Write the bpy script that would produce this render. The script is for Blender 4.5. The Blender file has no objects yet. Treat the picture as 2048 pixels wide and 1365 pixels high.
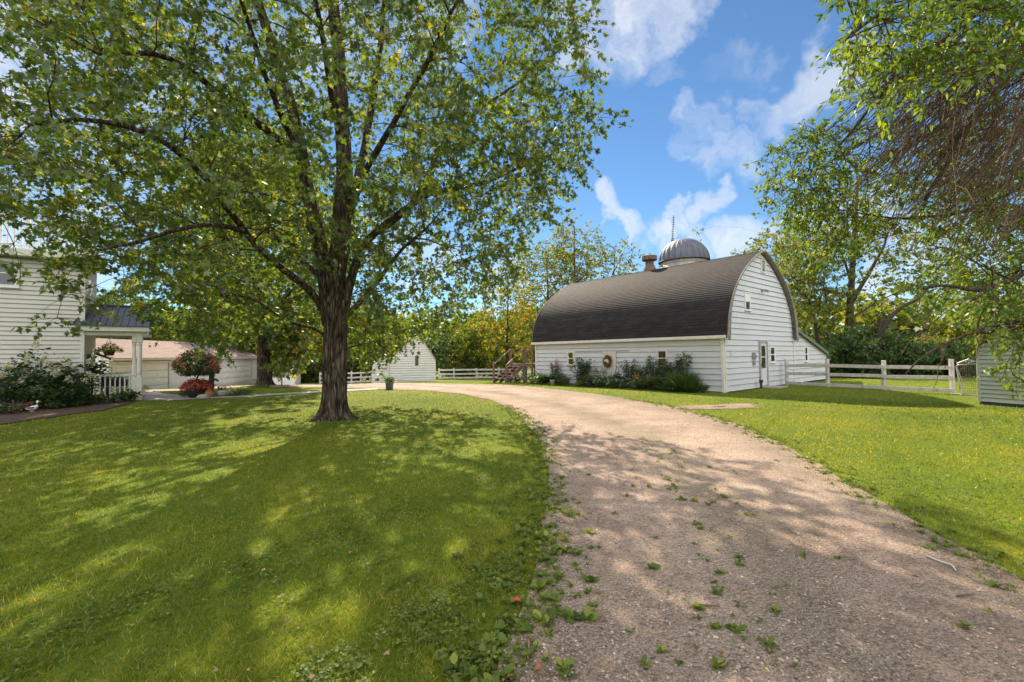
import bpy, math, random
import numpy as np
from mathutils import Vector, noise as mnoise
rng = np.random.default_rng(7); random.seed(7)
SC = bpy.context.scene; COL = SC.collection
# ------------------------------------------------------------------ camera model
F = 900.0; HC = 1.6
PITCH = math.atan(27.1/900); ROLL = math.radians(0.56)
cp, sp, cr, sr = math.cos(PITCH), math.sin(PITCH), math.cos(ROLL), math.sin(ROLL)
FW = np.array([0, cp, sp]); _R = np.array([1., 0, 0]); _U = np.array([0, -sp, cp])
RT = _R*cr - _U*sr; UP = _U*cr + _R*sr
CAM = np.array([0, 0, HC])
def ray(px, py): return FW + (px-1024)/F*RT - (py-682.5)/F*UP
def at(px, py, Y):
    d = ray(px, py); return CAM + d*(Y/d[1])
def proj(P):
    P = np.asarray(P, float) - CAM
    z = P @ FW
    return 1024 + F*(P @ RT)/z, 682.5 - F*(P @ UP)/z, z
def sst(t): t = np.clip(t, 0, 1); return t*t*(3-2*t)
def T(x, y):
    x = np.asarray(x, float); y = np.asarray(y, float)
    z = -0.85*sst((y-20)/28) - 0.24*sst((-x-8)/9)*sst((y-19)/10)
    z = z + 0.022*np.sin(x*0.7+1.3)*np.sin(y*0.55+.4)*sst((np.hypot(x,y)-3)/6)
    z = z + 0.25*np.exp(-((x+14.85)**2+(y-27.0)**2)/4.0) + 0.07*np.exp(-((x+4.7)**2+(y-11.9)**2)/1.6)
    return z
def G(px, py):
    d = ray(px, py); Y = 20.
    k = (0-HC)/d[2]
    for _ in range(40):
        p = CAM + d*k
        k = k + 0.6*((T(p[0], p[1]) - p[2])/d[2])
    p = CAM + d*k; p[2] = T(p[0], p[1]); return p
def gz(p): return np.array([p[0], p[1], float(T(p[0], p[1]))])
def nrm(v): v = np.asarray(v, float); return v/np.linalg.norm(v)
Z = np.array([0, 0, 1.])
def hdir(px):   # horizontal direction toward a picture column
    d = ray(px, 709.6-(px-1024)*.0098); d[2] = 0; return nrm(d)

# ------------------------------------------------------------------ object helpers
def tag(o, label=None, cat=None, group=None, kind=None):
    if label: o['label'] = label
    if cat: o['category'] = cat
    if group: o['group'] = group
    if kind: o['kind'] = kind
    return o
def thing(name, loc, label, cat, group=None):
    o = bpy.data.objects.new(name, None); COL.objects.link(o)
    o.location = [float(v) for v in loc]; o.empty_display_size = .2
    return tag(o, label, cat, group)
class MB:
    def __init__(s): s.v = []; s.f = []; s.n = 0; s.uv = None
    def add(s, V, Fs):
        V = np.asarray(V, float).reshape(-1, 3); s.v.append(V)
        s.f += [tuple(i+s.n for i in f) for f in Fs]; s.n += len(V); return s
    def box(s, c, sz, ax=(1,0,0), ay=None, az=(0,0,1), bev=0.0):
        ax = nrm(ax); az = nrm(az); ay = nrm(np.cross(az, ax)) if ay is None else nrm(ay)
        h = np.array(sz)/2.; c = np.asarray(c, float)
        if bev <= 0:
            V = [c + ax*h[0]*i + ay*h[1]*j + az*h[2]*k for k in (-1,1) for j in (-1,1) for i in (-1,1)]
            return s.add(V, [(0,2,3,1),(4,5,7,6),(0,1,5,4),(2,6,7,3),(0,4,6,2),(1,3,7,5)])
        b = min(bev, min(h)*.45)
        V = []; idx = {}
        for k in (-1,1):
            for j in (-1,1):
                for i in (-1,1):
                    for a in range(3):
                        q = [i*h[0], j*h[1], k*h[2]]
                        for m in range(3):
                            if m != a: q[m] -= (i, j, k)[m]*b
                        idx[(i,j,k,a)] = len(V); V.append(c + ax*q[0] + ay*q[1] + az*q[2])
        Fs = []
        for a in range(3):
            o1, o2 = [m for m in range(3) if m != a]
            for sg in (-1,1):
                ring = []
                for (p, q) in ((-1,-1),(1,-1),(1,1),(-1,1)):
                    t = [0,0,0]; t[a] = sg; t[o1] = p; t[o2] = q; ring.append(idx[(*t, a)])
                Fs.append(tuple(ring))
        for a in range(3):            # edges running along axis a
            o1, o2 = [m for m in range(3) if m != a]
            for p in (-1,1):
                for q in (-1,1):
                    t0 = [0,0,0]; t0[a] = -1; t0[o1] = p; t0[o2] = q; t1 = list(t0); t1[a] = 1
                    Fs.append((idx[(*t0,o1)], idx[(*t0,o2)], idx[(*t1,o2)], idx[(*t1,o1)]))
        for k in (-1,1):
            for j in (-1,1):
                for i in (-1,1): Fs.append(tuple(idx[(i,j,k,a)] for a in range(3)))
        return s.add(V, Fs)
    def bar(s, a, b, w, d=None, up=Z, bev=0.0):     # square bar from a to b
        a = np.asarray(a, float); b = np.asarray(b, float); d = w if d is None else d
        L = np.linalg.norm(b-a); ax = (b-a)/L
        if abs(ax @ up) > .98: up = np.array([1,0,0.])
        y = nrm(np.cross(up, ax)); z = np.cross(ax, y)
        return s.box((a+b)/2, (L, w, d), ax, y, z, bev)
    def tube(s, P, r, n=6, cap=True):
        P = np.asarray(P, float); k = len(P); r = np.broadcast_to(np.asarray(r, float), (k,))
        tg = np.gradient(P, axis=0); tg /= (np.linalg.norm(tg, axis=1)[:,None]+1e-9)
        ref = np.array([0.31,0.95,0.05]) if abs(tg[0][2]) > .8 else Z
        U = np.cross(tg, ref); U /= (np.linalg.norm(U, axis=1)[:,None]+1e-9); W = np.cross(tg, U)
        a = np.arange(n)*2*math.pi/n
        V = P[:,None,:] + r[:,None,None]*(np.cos(a)[None,:,None]*U[:,None,:] + np.sin(a)[None,:,None]*W[:,None,:])
        Fs = [(i*n+j, i*n+(j+1)%n, (i+1)*n+(j+1)%n, (i+1)*n+j) for i in range(k-1) for j in range(n)]
        if cap: Fs += [tuple(range(n))[::-1], tuple((k-1)*n+j for j in range(n))]
        return s.add(V.reshape(-1,3), Fs)
    def lathe(s, c, prof, n=16, ax=Z):
        c = np.asarray(c, float)
        return s.tube([c + nrm(ax)*h for h, _ in prof], [q for _, q in prof], n) if False else s._lathe(c, prof, n)
    def _lathe(s, c, prof, n):
        V = []; a = np.arange(n)*2*math.pi/n
        for h, r in prof:
            for t in a: V.append(c + np.array([r*math.cos(t), r*math.sin(t), h]))
        k = len(prof)
        Fs = [(i*n+j, i*n+(j+1)%n, (i+1)*n+(j+1)%n, (i+1)*n+j) for i in range(k-1) for j in range(n)]
        Fs += [tuple(range(n))[::-1], tuple((k-1)*n+j for j in range(n))]
        return s.add(V, Fs)
    def blob(s, c, r, sq=(1,1,1), n=10, m=7, jit=0.0):
        V = []; c = np.asarray(c, float)
        for i in range(1, m):
            ph = math.pi*i/m
            for j in range(n):
                th = 2*math.pi*j/n; k = 1 + jit*(random.random()-.5)
                V.append(c + r*k*np.array([sq[0]*math.sin(ph)*math.cos(th), sq[1]*math.sin(ph)*math.sin(th), sq[2]*math.cos(ph)]))
        top = len(V); V.append(c + np.array([0,0,r*sq[2]])); bot = len(V); V.append(c - np.array([0,0,r*sq[2]]))
        Fs = [(i*n+j, (i+1)*n+j, (i+1)*n+(j+1)%n, i*n+(j+1)%n) for i in range(m-2) for j in range(n)]
        Fs += [(top, j, (j+1)%n) for j in range(n)] + [(bot, (m-2)*n+(j+1)%n, (m-2)*n+j) for j in range(n)]
        return s.add(V, Fs)
    def build(s, name, mat, root=None, smooth=False):
        V = np.concatenate(s.v) if s.v else np.zeros((0,3))
        if root is not None: V = V - np.array(root_loc(root))
        me = bpy.data.meshes.new(name); me.from_pydata(V.tolist(), [], s.f); me.update()
        if smooth: me.polygons.foreach_set('use_smooth', [True]*len(me.polygons))
        me.materials.append(mat)
        if s.uv is not None:
            l = me.uv_layers.new(name='UVMap'); vi = np.empty(len(me.loops), int); me.loops.foreach_get('vertex_index', vi)
            l.data.foreach_set('uv', np.concatenate(s.uv)[vi].astype(np.float32).ravel())
        o = bpy.data.objects.new(name, me); COL.objects.link(o)
        if root is not None: o.parent = root
        return o
def root_loc(o):
    v = Vector(o.location)
    while o.parent: o = o.parent; v += Vector(o.location)
    return v
class Soup:   # many same-shaped polygons, numpy fast
    def __init__(s): s.V = []; s.k = []; s.t = []
    def leaves(s, P, D, N, size, shape, tint, fold=0.0):
        n = len(P)
        if n == 0: return
        D = D/(np.linalg.norm(D,axis=1)[:,None]+1e-9)
        S = np.cross(N, D); S /= (np.linalg.norm(S,axis=1)[:,None]+1e-9); N2 = np.cross(D, S)
        sh = np.asarray(shape, float); size = np.broadcast_to(size, (n,))
        V = P[:,None,:] + size[:,None,None]*(sh[None,:,1,None]*D[:,None,:] + sh[None,:,0,None]*S[:,None,:] + fold*np.abs(sh[None,:,0,None])*N2[:,None,:])
        s.V.append(V.reshape(-1,3)); s.k.append(np.full(n, len(sh))); s.t.append(np.broadcast_to(tint,(n,)))
    def build(s, name, mat, root=None):
        V = np.concatenate(s.V); k = np.concatenate(s.k); t = np.concatenate(s.t)
        if root is not None: V = V - np.array(root_loc(root))
        me = bpy.data.meshes.new(name)
        me.vertices.add(len(V)); me.vertices.foreach_set('co', V.astype(np.float32).ravel())
        me.loops.add(len(V)); me.loops.foreach_set('vertex_index', np.arange(len(V), dtype=np.int32))
        me.polygons.add(len(k)); me.polygons.foreach_set('loop_start', (np.cumsum(k)-k).astype(np.int32))
        me.update(calc_edges=True)
        a = me.attributes.new('tint', 'FLOAT', 'FACE'); a.data.foreach_set('value', t.astype(np.float32))
        me.materials.append(mat)
        o = bpy.data.objects.new(name, me); COL.objects.link(o)
        if root is not None: o.parent = root
        return o
MAPLE = [(0,0),(.10,.10),(.42,.05),(.26,.24),(.55,.48),(.22,.46),(.20,.62),(0,1.0),(-.20,.62),(-.22,.46),(-.55,.48),(-.26,.24),(-.42,.05),(-.10,.10)]
LEAF6 = [(0,0),(.20,.28),(.17,.62),(0,1),(-.17,.62),(-.20,.28)]
OVAL = [(0,0),(.26,.22),(.32,.55),(.16,.88),(0,1),(-.16,.88),(-.32,.55),(-.26,.22)]
CLUMP = [(0,0),(.32,.08),(.22,.35),(.5,.6),(.15,.62),(0,1),(-.18,.6),(-.48,.52),(-.24,.3),(-.3,.05)]
BLADE = [(-.5,0),(.5,0),(0,1)]

# ------------------------------------------------------------------ materials
def newmat(name):
    m = bpy.data.materials.new(name); m.use_nodes = True; nt = m.node_tree; nt.nodes.clear()
    out = nt.nodes.new('ShaderNodeOutputMaterial'); return m, nt, out
def N_(nt, t, **kw):
    n = nt.nodes.new(t)
    for k, v in kw.items(): setattr(n, k, v)
    return n
def setin(n, **kw):
    for k, v in kw.items(): n.inputs[k.replace('_', ' ')].default_value = v
def c4(c): return (c[0], c[1], c[2], 1)
def ramp(nt, stops, interp='LINEAR'):
    r = N_(nt, 'ShaderNodeValToRGB'); e = r.color_ramp.elements; r.color_ramp.interpolation = interp
    while len(e) < len(stops): e.new(.5)
    for el, (p, c) in zip(e, stops): el.position = p; el.color = c4(c)
    return r
def pmat(name, c1, c2=None, scale=3., rough=.7, bump=0., bscale=20., stretch=(1,1,1), metal=0., spec=.4, fine=None, dirt=None):
    m, nt, out = newmat(name); L = nt.links
    b = N_(nt, 'ShaderNodeBsdfPrincipled'); L.new(b.outputs[0], out.inputs[0])
    setin(b, Roughness=rough, Metallic=metal); b.inputs['Specular IOR Level'].default_value = spec
    tc = N_(nt, 'ShaderNodeTexCoord'); mp = N_(nt, 'ShaderNodeMapping'); mp.inputs['Scale'].default_value = stretch
    L.new(tc.outputs['Object'], mp.inputs[0])
    c2 = c2 or tuple(v*.8 for v in c1)
    n = N_(nt, 'ShaderNodeTexNoise'); setin(n, Scale=scale, Detail=6., Roughness=.62); L.new(mp.outputs[0], n.inputs['Vector'])
    r = ramp(nt, [(.3, c2), (.7, c1)]); L.new(n.outputs['Fac'], r.inputs[0]); col = r.outputs[0]
    if dirt:      # sparse stains: (colour, scale, threshold, stretch)
        n3 = N_(nt, 'ShaderNodeTexNoise'); setin(n3, Scale=dirt[1], Detail=8., Roughness=.7)
        mp3 = N_(nt, 'ShaderNodeMapping'); mp3.inputs['Scale'].default_value = dirt[3]; L.new(tc.outputs['Object'], mp3.inputs[0]); L.new(mp3.outputs[0], n3.inputs['Vector'])
        r3 = ramp(nt, [(dirt[2], (0,0,0)), (dirt[2]+.15, (1,1,1))]); L.new(n3.outputs['Fac'], r3.inputs[0])
        mx = N_(nt, 'ShaderNodeMixRGB'); L.new(r3.outputs[0], mx.inputs[0]); L.new(col, mx.inputs[1]); mx.inputs[2].default_value = c4(dirt[0]); col = mx.outputs[0]
    L.new(col, b.inputs['Base Color'])
    if bump:
        n2 = N_(nt, 'ShaderNodeTexNoise'); setin(n2, Scale=bscale, Detail=5.); L.new(mp.outputs[0], n2.inputs['Vector'])
        bp = N_(nt, 'ShaderNodeBump'); setin(bp, Strength=bump, Distance=.03); L.new(n2.outputs['Fac'], bp.inputs['Height']); L.new(bp.outputs[0], b.inputs['Normal'])
    return m
def leafmat(name, stops, trans=.45, gloss=.06, boost=1.5):
    m, nt, out = newmat(name); L = nt.links
    a = N_(nt, 'ShaderNodeAttribute', attribute_name='tint')
    r = ramp(nt, stops); L.new(a.outputs['Fac'], r.inputs[0])
    d = N_(nt, 'ShaderNodeBsdfDiffuse'); L.new(r.outputs[0], d.inputs[0])
    t = N_(nt, 'ShaderNodeBsdfTranslucent')
    mu = N_(nt, 'ShaderNodeMixRGB', blend_type='MULTIPLY'); mu.inputs[0].default_value = 1.; L.new(r.outputs[0], mu.inputs[1]); mu.inputs[2].default_value = (boost*1.15, boost*1.1, boost*.35, 1)
    L.new(mu.outputs[0], t.inputs[0])
    mx = N_(nt, 'ShaderNodeMixShader'); mx.inputs[0].default_value = trans; L.new(d.outputs[0], mx.inputs[1]); L.new(t.outputs[0], mx.inputs[2])
    g = N_(nt, 'ShaderNodeBsdfGlossy'); g.inputs['Roughness'].default_value = .45; g.inputs[0].default_value = (.8,.9,.8,1)
    m2 = N_(nt, 'ShaderNodeMixShader'); m2.inputs[0].default_value = gloss; L.new(mx.outputs[0], m2.inputs[1]); L.new(g.outputs[0], m2.inputs[2])
    L.new(m2.outputs[0], out.inputs[0]); return m
M = {}
M['maple_leaf'] = leafmat('maple_leaf', [(0,(.030,.062,.016)),(.45,(.075,.122,.028)),(.8,(.145,.18,.034)),(1,(.30,.27,.045))], .5, .06, 1.75)
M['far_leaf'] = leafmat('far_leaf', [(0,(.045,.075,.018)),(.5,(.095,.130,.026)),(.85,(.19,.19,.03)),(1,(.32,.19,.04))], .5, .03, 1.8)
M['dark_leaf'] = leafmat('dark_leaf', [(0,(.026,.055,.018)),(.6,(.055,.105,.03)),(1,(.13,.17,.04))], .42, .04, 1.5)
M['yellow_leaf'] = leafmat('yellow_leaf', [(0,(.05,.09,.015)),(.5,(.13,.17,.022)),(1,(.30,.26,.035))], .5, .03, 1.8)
M['ash_leaf'] = leafmat('ash_leaf', [(0,(.028,.058,.016)),(.5,(.075,.130,.025)),(1,(.20,.25,.035))], .44, .035, 1.8)
M['garden_leaf'] = leafmat('garden_leaf', [(0,(.018,.045,.014)),(.6,(.05,.10,.03)),(1,(.14,.18,.04))], .35, .06, 1.5)
M['grass_blade'] = leafmat('grass_blade', [(0,(.050,.088,.012)),(.5,(.115,.175,.016)),(.85,(.28,.26,.026)),(1,(.46,.37,.15))], .45, .03, 1.5)
M['clover_leaf'] = leafmat('clover_leaf', [(0,(.055,.09,.018)),(.6,(.12,.165,.028)),(1,(.26,.28,.05))], .38, .02, 1.5)
def petal(name, a, b): return leafmat(name, [(0,a),(1,b)], .3, .03, 1.0)
M['white_petal'] = petal('white_petal', (.55,.50,.38), (.8,.8,.7))
M['pink_petal'] = petal('pink_petal', (.50,.20,.27), (.75,.45,.5))
M['red_petal'] = petal('red_petal', (.45,.05,.04), (.75,.22,.16))
M['salmon_petal'] = petal('salmon_petal', (.32,.10,.08), (.62,.30,.22))
M['orange_petal'] = petal('orange_petal', (.6,.25,.03), (.8,.5,.06))
M['seed_head'] = petal('seed_head', (.10,.07,.05), (.28,.20,.15))
M['purple_petal'] = petal('purple_petal', (.10,.03,.06), (.28,.12,.2))
M['dry_leaf'] = leafmat('dry_leaf', [(0,(.16,.08,.03)),(1,(.42,.30,.14))], .2, .04, 1.)

def barkmat(name, c1, c2, sc=9., bump=.9):
    m, nt, out = newmat(name); L = nt.links
    b = N_(nt, 'ShaderNodeBsdfPrincipled'); L.new(b.outputs[0], out.inputs[0]); setin(b, Roughness=.9); b.inputs['Specular IOR Level'].default_value = .2
    tc = N_(nt, 'ShaderNodeTexCoord'); mp = N_(nt, 'ShaderNodeMapping'); mp.inputs['Scale'].default_value = (1,1,.16); L.new(tc.outputs['Object'], mp.inputs[0])
    n0 = N_(nt, 'ShaderNodeTexNoise'); setin(n0, Scale=4., Detail=3.); L.new(mp.outputs[0], n0.inputs['Vector'])
    ad = N_(nt, 'ShaderNodeMixRGB', blend_type='ADD'); ad.inputs[0].default_value = .25; L.new(mp.outputs[0], ad.inputs[1]); L.new(n0.outputs['Color'], ad.inputs[2])
    v = N_(nt, 'ShaderNodeTexVoronoi', feature='DISTANCE_TO_EDGE'); setin(v, Scale=sc*1.4); L.new(ad.outputs[0], v.inputs['Vector'])
    n = N_(nt, 'ShaderNodeTexNoise'); setin(n, Scale=sc*1.6, Detail=9., Roughness=.7); L.new(ad.outputs[0], n.inputs['Vector'])
    mu = N_(nt, 'ShaderNodeMath', operation='MULTIPLY_ADD'); L.new(v.outputs['Distance'], mu.inputs[0]); mu.inputs[1].default_value = .7; L.new(n.outputs['Fac'], mu.inputs[2])
    r = ramp(nt, [(.46, c2), (.66, tuple(a*.33+b*.5 for a, b in zip(c1, c2))), (.92, c1)]); L.new(mu.outputs[0], r.inputs[0]); L.new(r.outputs[0], b.inputs['Base Color'])
    bp = N_(nt, 'ShaderNodeBump'); setin(bp, Strength=bump, Distance=.06); L.new(mu.outputs[0], bp.inputs['Height']); L.new(bp.outputs[0], b.inputs['Normal'])
    return m
M['maple_bark'] = barkmat('maple_bark', (.27,.205,.15), (.012,.009,.007), 9., 1.)
M['bark'] = barkmat('bark', (.16,.12,.085), (.04,.03,.022), 12., .7)
M['twig'] = pmat('twig', (.17,.115,.078), (.06,.04,.028), 6., .9, spec=.1)
M['white_siding'] = pmat('white_siding', (.82,.81,.80), (.74,.73,.72), 1.4, .45, dirt=((.42,.41,.38), 2.2, .62, (1,1,.25)))
M['steel_siding'] = pmat('steel_siding', (.66,.665,.70), (.585,.59,.63), .8, .42, dirt=((.50,.49,.46), 1.6, .64, (.6,.6,.35)))
M['cream_siding'] = pmat('cream_siding', (.66,.64,.60), (.58,.56,.52), 1.2, .5, dirt=((.40,.38,.33), 2., .66, (1,1,.3)))
M['trim'] = pmat('trim', (.76,.74,.69), (.64,.62,.56), 3., .5, dirt=((.35,.31,.25), 5., .64, (1,1,.4)))
M['grey_trim'] = pmat('grey_trim', (.42,.41,.41), (.30,.29,.28), 3., .6, dirt=((.2,.16,.12), 5., .6, (1,1,.4)))
M['rake_wood'] = pmat('rake_wood', (.30,.28,.25), (.16,.14,.12), 5., .8, .2)
M['green_siding'] = pmat('green_siding', (.52,.55,.46), (.43,.46,.38), 1.5, .55, dirt=((.2,.2,.16), 2.5, .62, (1,1,.3)))
M['green_metal'] = pmat('green_metal', (.16,.22,.16), (.10,.14,.10), 3., .5)
M['foundation'] = pmat('foundation', (.05,.065,.085), (.03,.04,.055), 4., .8, .3)
M['concrete'] = pmat('concrete', (.36,.32,.275), (.26,.23,.195), 2.2, .85, .35, 60., dirt=((.22,.19,.15), 1.4, .62, (1,1,1)))
M['fence_white'] = pmat('fence_white', (.70,.68,.64), (.46,.43,.39), 4., .65, .15, 30., dirt=((.22,.19,.15), 3.5, .56, (1,1,1)))
M['grey_wood'] = pmat('grey_wood', (.60,.57,.53), (.38,.35,.32), 7., .8, .25, 30., dirt=((.12,.10,.08), 4., .58, (1,1,.5)))
M['deck_wood'] = pmat('deck_wood', (.26,.165,.125), (.14,.09,.07), 6., .75, .2, 30.)
M['glass'] = pmat('glass', (.030,.032,.034), (.012,.013,.014), 4., .06, spec=.9)
M['amber_glass'] = pmat('amber_glass', (.16,.10,.03), (.012,.012,.012), 9., .07, spec=.9)
M['metal_roof'] = pmat('metal_roof', (.11,.12,.14), (.085,.09,.11), 3., .38, metal=.3)
M['galv'] = pmat('galv', (.13,.14,.17), (.08,.09,.115), 2., .65, metal=.15, stretch=(1,1,.3), dirt=((.24,.15,.09), 2.5, .60, (1,1,.2)))
M['silo_stave'] = pmat('silo_stave', (.44,.38,.30), (.30,.27,.24), 1.8, .8, .2, stretch=(1,1,.2), dirt=((.22,.23,.26), 1.2, .52, (1,1,.1)))
M['rust'] = pmat('rust', (.19,.115,.08), (.10,.065,.05), 6., .8, .3)
M['black_metal'] = pmat('black_metal', (.02,.02,.02), (.012,.012,.012), 5., .5)
M['pump_iron'] = pmat('pump_iron', (.07,.045,.035), (.03,.02,.018), 7., .6, .2)
M['basket'] = pmat('basket', (.06,.035,.025), (.03,.02,.015), 14., .9, .5)
M['dark_pot'] = pmat('dark_pot', (.03,.045,.06), (.015,.02,.03), 5., .5)
M['blue_pot'] = pmat('blue_pot', (.17,.20,.22), (.10,.12,.13), 5., .6)
M['cream_pot'] = pmat('cream_pot', (.62,.58,.5), (.5,.46,.4), 5., .6)
M['door_cream'] = pmat('door_cream', (.84,.80,.77), (.78,.74,.71), 2., .5)
M['terracotta'] = pmat('terracotta', (.48,.22,.09), (.36,.15,.06), 5., .7)
M['red_paint'] = pmat('red_paint', (.45,.05,.06), (.35,.03,.04), 5., .5)
M['white_paint'] = pmat('white_paint', (.8,.8,.78), (.72,.72,.7), 5., .5)
M['beak'] = pmat('beak', (.7,.35,.06), (.6,.3,.05), 5., .5)
M['rock'] = pmat('rock', (.42,.37,.33), (.24,.21,.19), 9., .9, .4)
M['mulch'] = pmat('mulch', (.12,.075,.05), (.05,.032,.022), 18., .95, 1., 40.)
M['soil'] = pmat('soil', (.34,.25,.17), (.22,.16,.10), 6., .95, .8, 60.)
M['pipe'] = pmat('pipe', (.52,.50,.48), (.38,.34,.31), 6., .5, metal=.4)
M['wire'] = pmat('wire', (.30,.25,.22), (.18,.13,.10), 8., .6, metal=.4)
M['meter'] = pmat('meter', (.34,.33,.30), (.25,.24,.22), 6., .5, metal=.2)
M['wreath'] = leafmat('wreath', [(0,(.06,.03,.015)),(.6,(.22,.12,.04)),(1,(.45,.30,.10))], .2, .03, 1.)

# roof shingles: uv = metres along / up the slope
def shingle(name, c1, c2, seam):
    m, nt, out = newmat(name); L = nt.links
    b = N_(nt, 'ShaderNodeBsdfPrincipled'); L.new(b.outputs[0], out.inputs[0]); setin(b, Roughness=.85); b.inputs['Specular IOR Level'].default_value = .25
    tc = N_(nt, 'ShaderNodeTexCoord')
    br = N_(nt, 'ShaderNodeTexBrick'); setin(br, Scale=1.); br.inputs['Brick Width'].default_value = .30; br.inputs['Row Height'].default_value = .14
    br.inputs['Mortar Size'].default_value = .006; br.inputs['Color1'].default_value = c4(c1); br.inputs['Color2'].default_value = c4(c2); br.inputs['Mortar'].default_value = c4(seam)
    L.new(tc.outputs['UV'], br.inputs['Vector'])
    mp = N_(nt, 'ShaderNodeMapping'); mp.inputs['Scale'].default_value = (.5, 3., 1.); L.new(tc.outputs['UV'], mp.inputs[0])
    n = N_(nt, 'ShaderNodeTexNoise'); setin(n, Scale=1.6, Detail=8., Roughness=.75); L.new(mp.outputs[0], n.inputs['Vector'])
    r = ramp(nt, [(.3,(.55,.55,.58)),(.6,(1,1,1)),(.8,(1.5,1.4,1.35))]); L.new(n.outputs['Fac'], r.inputs[0])
    mu = N_(nt, 'ShaderNodeMixRGB', blend_type='MULTIPLY'); mu.inputs[0].default_value = 1.; L.new(br.outputs[0], mu.inputs[1]); L.new(r.outputs[0], mu.inputs[2])
    L.new(mu.outputs[0], b.inputs['Base Color'])
    n2 = N_(nt, 'ShaderNodeTexNoise'); setin(n2, Scale=60., Detail=3.); L.new(tc.outputs['UV'], n2.inputs['Vector'])
    bp = N_(nt, 'ShaderNodeBump'); setin(bp, Strength=.5, Distance=.01); L.new(n2.outputs['Fac'], bp.inputs['Height']); L.new(bp.outputs[0], b.inputs['Normal'])
    return m
M['barn_shingle'] = shingle('barn_shingle', (.046,.040,.038), (.030,.028,.028), (.015,.013,.013))
M['garage_shingle'] = shingle('garage_shingle', (.34,.25,.21), (.27,.19,.165), (.16,.11,.10))

# ------------------------------------------------------------------ world, sun, camera
SKY_TINT = (.285, .37, .415, 1); CLOUD = (2.95, 3.0, 3.1, 1)
SUN_AZ, SUN_EL = -11.5, 39.0        # degrees; azimuth from +Y, negative = to the left
W = bpy.data.worlds.new('World'); SC.world = W; W.use_nodes = True; nt = W.node_tree; nt.nodes.clear(); L = nt.links
wo = N_(nt, 'ShaderNodeOutputWorld'); bg = N_(nt, 'ShaderNodeBackground'); L.new(bg.outputs[0], wo.inputs[0]); bg.inputs[1].default_value = 0.15
sky = N_(nt, 'ShaderNodeTexSky', sky_type='NISHITA'); sky.sun_disc = False; sky.sun_elevation = math.radians(SUN_EL); sky.sun_rotation = math.radians(SUN_AZ)
sky.air_density = 1.0; sky.dust_density = 0.; sky.ozone_density = 2.5; sky.altitude = 300
hs = N_(nt, 'ShaderNodeMixRGB', blend_type='MULTIPLY'); hs.inputs[0].default_value = 1.; L.new(sky.outputs[0], hs.inputs[1]); hs.inputs[2].default_value = SKY_TINT
tc = N_(nt, 'ShaderNodeTexCoord')
nz = N_(nt, 'ShaderNodeTexNoise'); setin(nz, Scale=5.5, Detail=5., Roughness=.58); L.new(tc.outputs['Generated'], nz.inputs['Vector'])
sb = N_(nt, 'ShaderNodeVectorMath', operation='SUBTRACT'); L.new(nz.outputs['Color'], sb.inputs[0]); sb.inputs[1].default_value = (.5,.5,.5)
sc_ = N_(nt, 'ShaderNodeVectorMath', operation='SCALE'); L.new(sb.outputs[0], sc_.inputs[0]); sc_.inputs['Scale'].default_value = .34
ad = N_(nt, 'ShaderNodeVectorMath', operation='ADD'); L.new(tc.outputs['Generated'], ad.inputs[0]); L.new(sc_.outputs[0], ad.inputs[1])
nm = N_(nt, 'ShaderNodeVectorMath', operation='NORMALIZE'); L.new(ad.outputs[0], nm.inputs[0])
acc = None
for (cx, cy, rad, amp) in [(1235,40,130,1.),(1185,120,70,.9),(1330,10,80,.8),(1215,-60,160,.9),(1400,250,60,.62),(1440,310,62,.75),(1500,225,60,.6),(1580,190,80,.6),(1650,170,90,.6),
        (1215,440,60,.8),(1290,462,50,.8),(1350,440,50,.85),(1410,415,50,.8),(1470,485,60,.7),(1390,480,55,.8),(1530,490,80,.8),(980,560,90,.8),(1100,560,60,.5),(1800,540,120,.9),(1720,440,100,.8),
        (1850,620,160,.8),(820,520,110,.6),(60,130,230,.8),(60,480,170,.75),(420,120,150,.45),(250,420,120,.35),(640,60,160,.5),(880,60,140,.6),(1500,80,60,.35),(1350,120,50,.3)]:
    c = nrm(ray(cx, cy)); a0 = math.cos(rad*.98/F*.8); 
    dt = N_(nt, 'ShaderNodeVectorMath', operation='DOT_PRODUCT'); L.new(nm.outputs[0], dt.inputs[0]); dt.inputs[1].default_value = tuple(c)
    mr = N_(nt, 'ShaderNodeMapRange', interpolation_type='SMOOTHSTEP'); L.new(dt.outputs['Value'], mr.inputs[0])
    mr.inputs[1].default_value = a0; mr.inputs[2].default_value = 1.-(1-a0)*.08; mr.inputs[3].default_value = 0; mr.inputs[4].default_value = amp*.78
    if acc is None: acc = mr.outputs[0]
    else:
        mx = N_(nt, 'ShaderNodeMath', operation='MAXIMUM'); L.new(acc, mx.inputs[0]); L.new(mr.outputs[0], mx.inputs[1]); acc = mx.outputs[0]
# noise that breaks up the cloud patches
n2 = N_(nt, 'ShaderNodeTexNoise'); setin(n2, Scale=7., Detail=6., Roughness=.62); L.new(nm.outputs[0], n2.inputs['Vector'])
r2 = ramp(nt, [(.36,(.18,.18,.18)),(.64,(1.15,1.15,1.15))]); L.new(n2.outputs['Fac'], r2.inputs[0])
mm = N_(nt, 'ShaderNodeMath', operation='MULTIPLY'); mm.use_clamp = True; L.new(acc, mm.inputs[0]); L.new(r2.outputs[0], mm.inputs[1])
cm = N_(nt, 'ShaderNodeMixRGB'); L.new(mm.outputs[0], cm.inputs[0]); L.new(hs.outputs[0], cm.inputs[1]); cm.inputs[2].default_value = CLOUD
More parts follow.
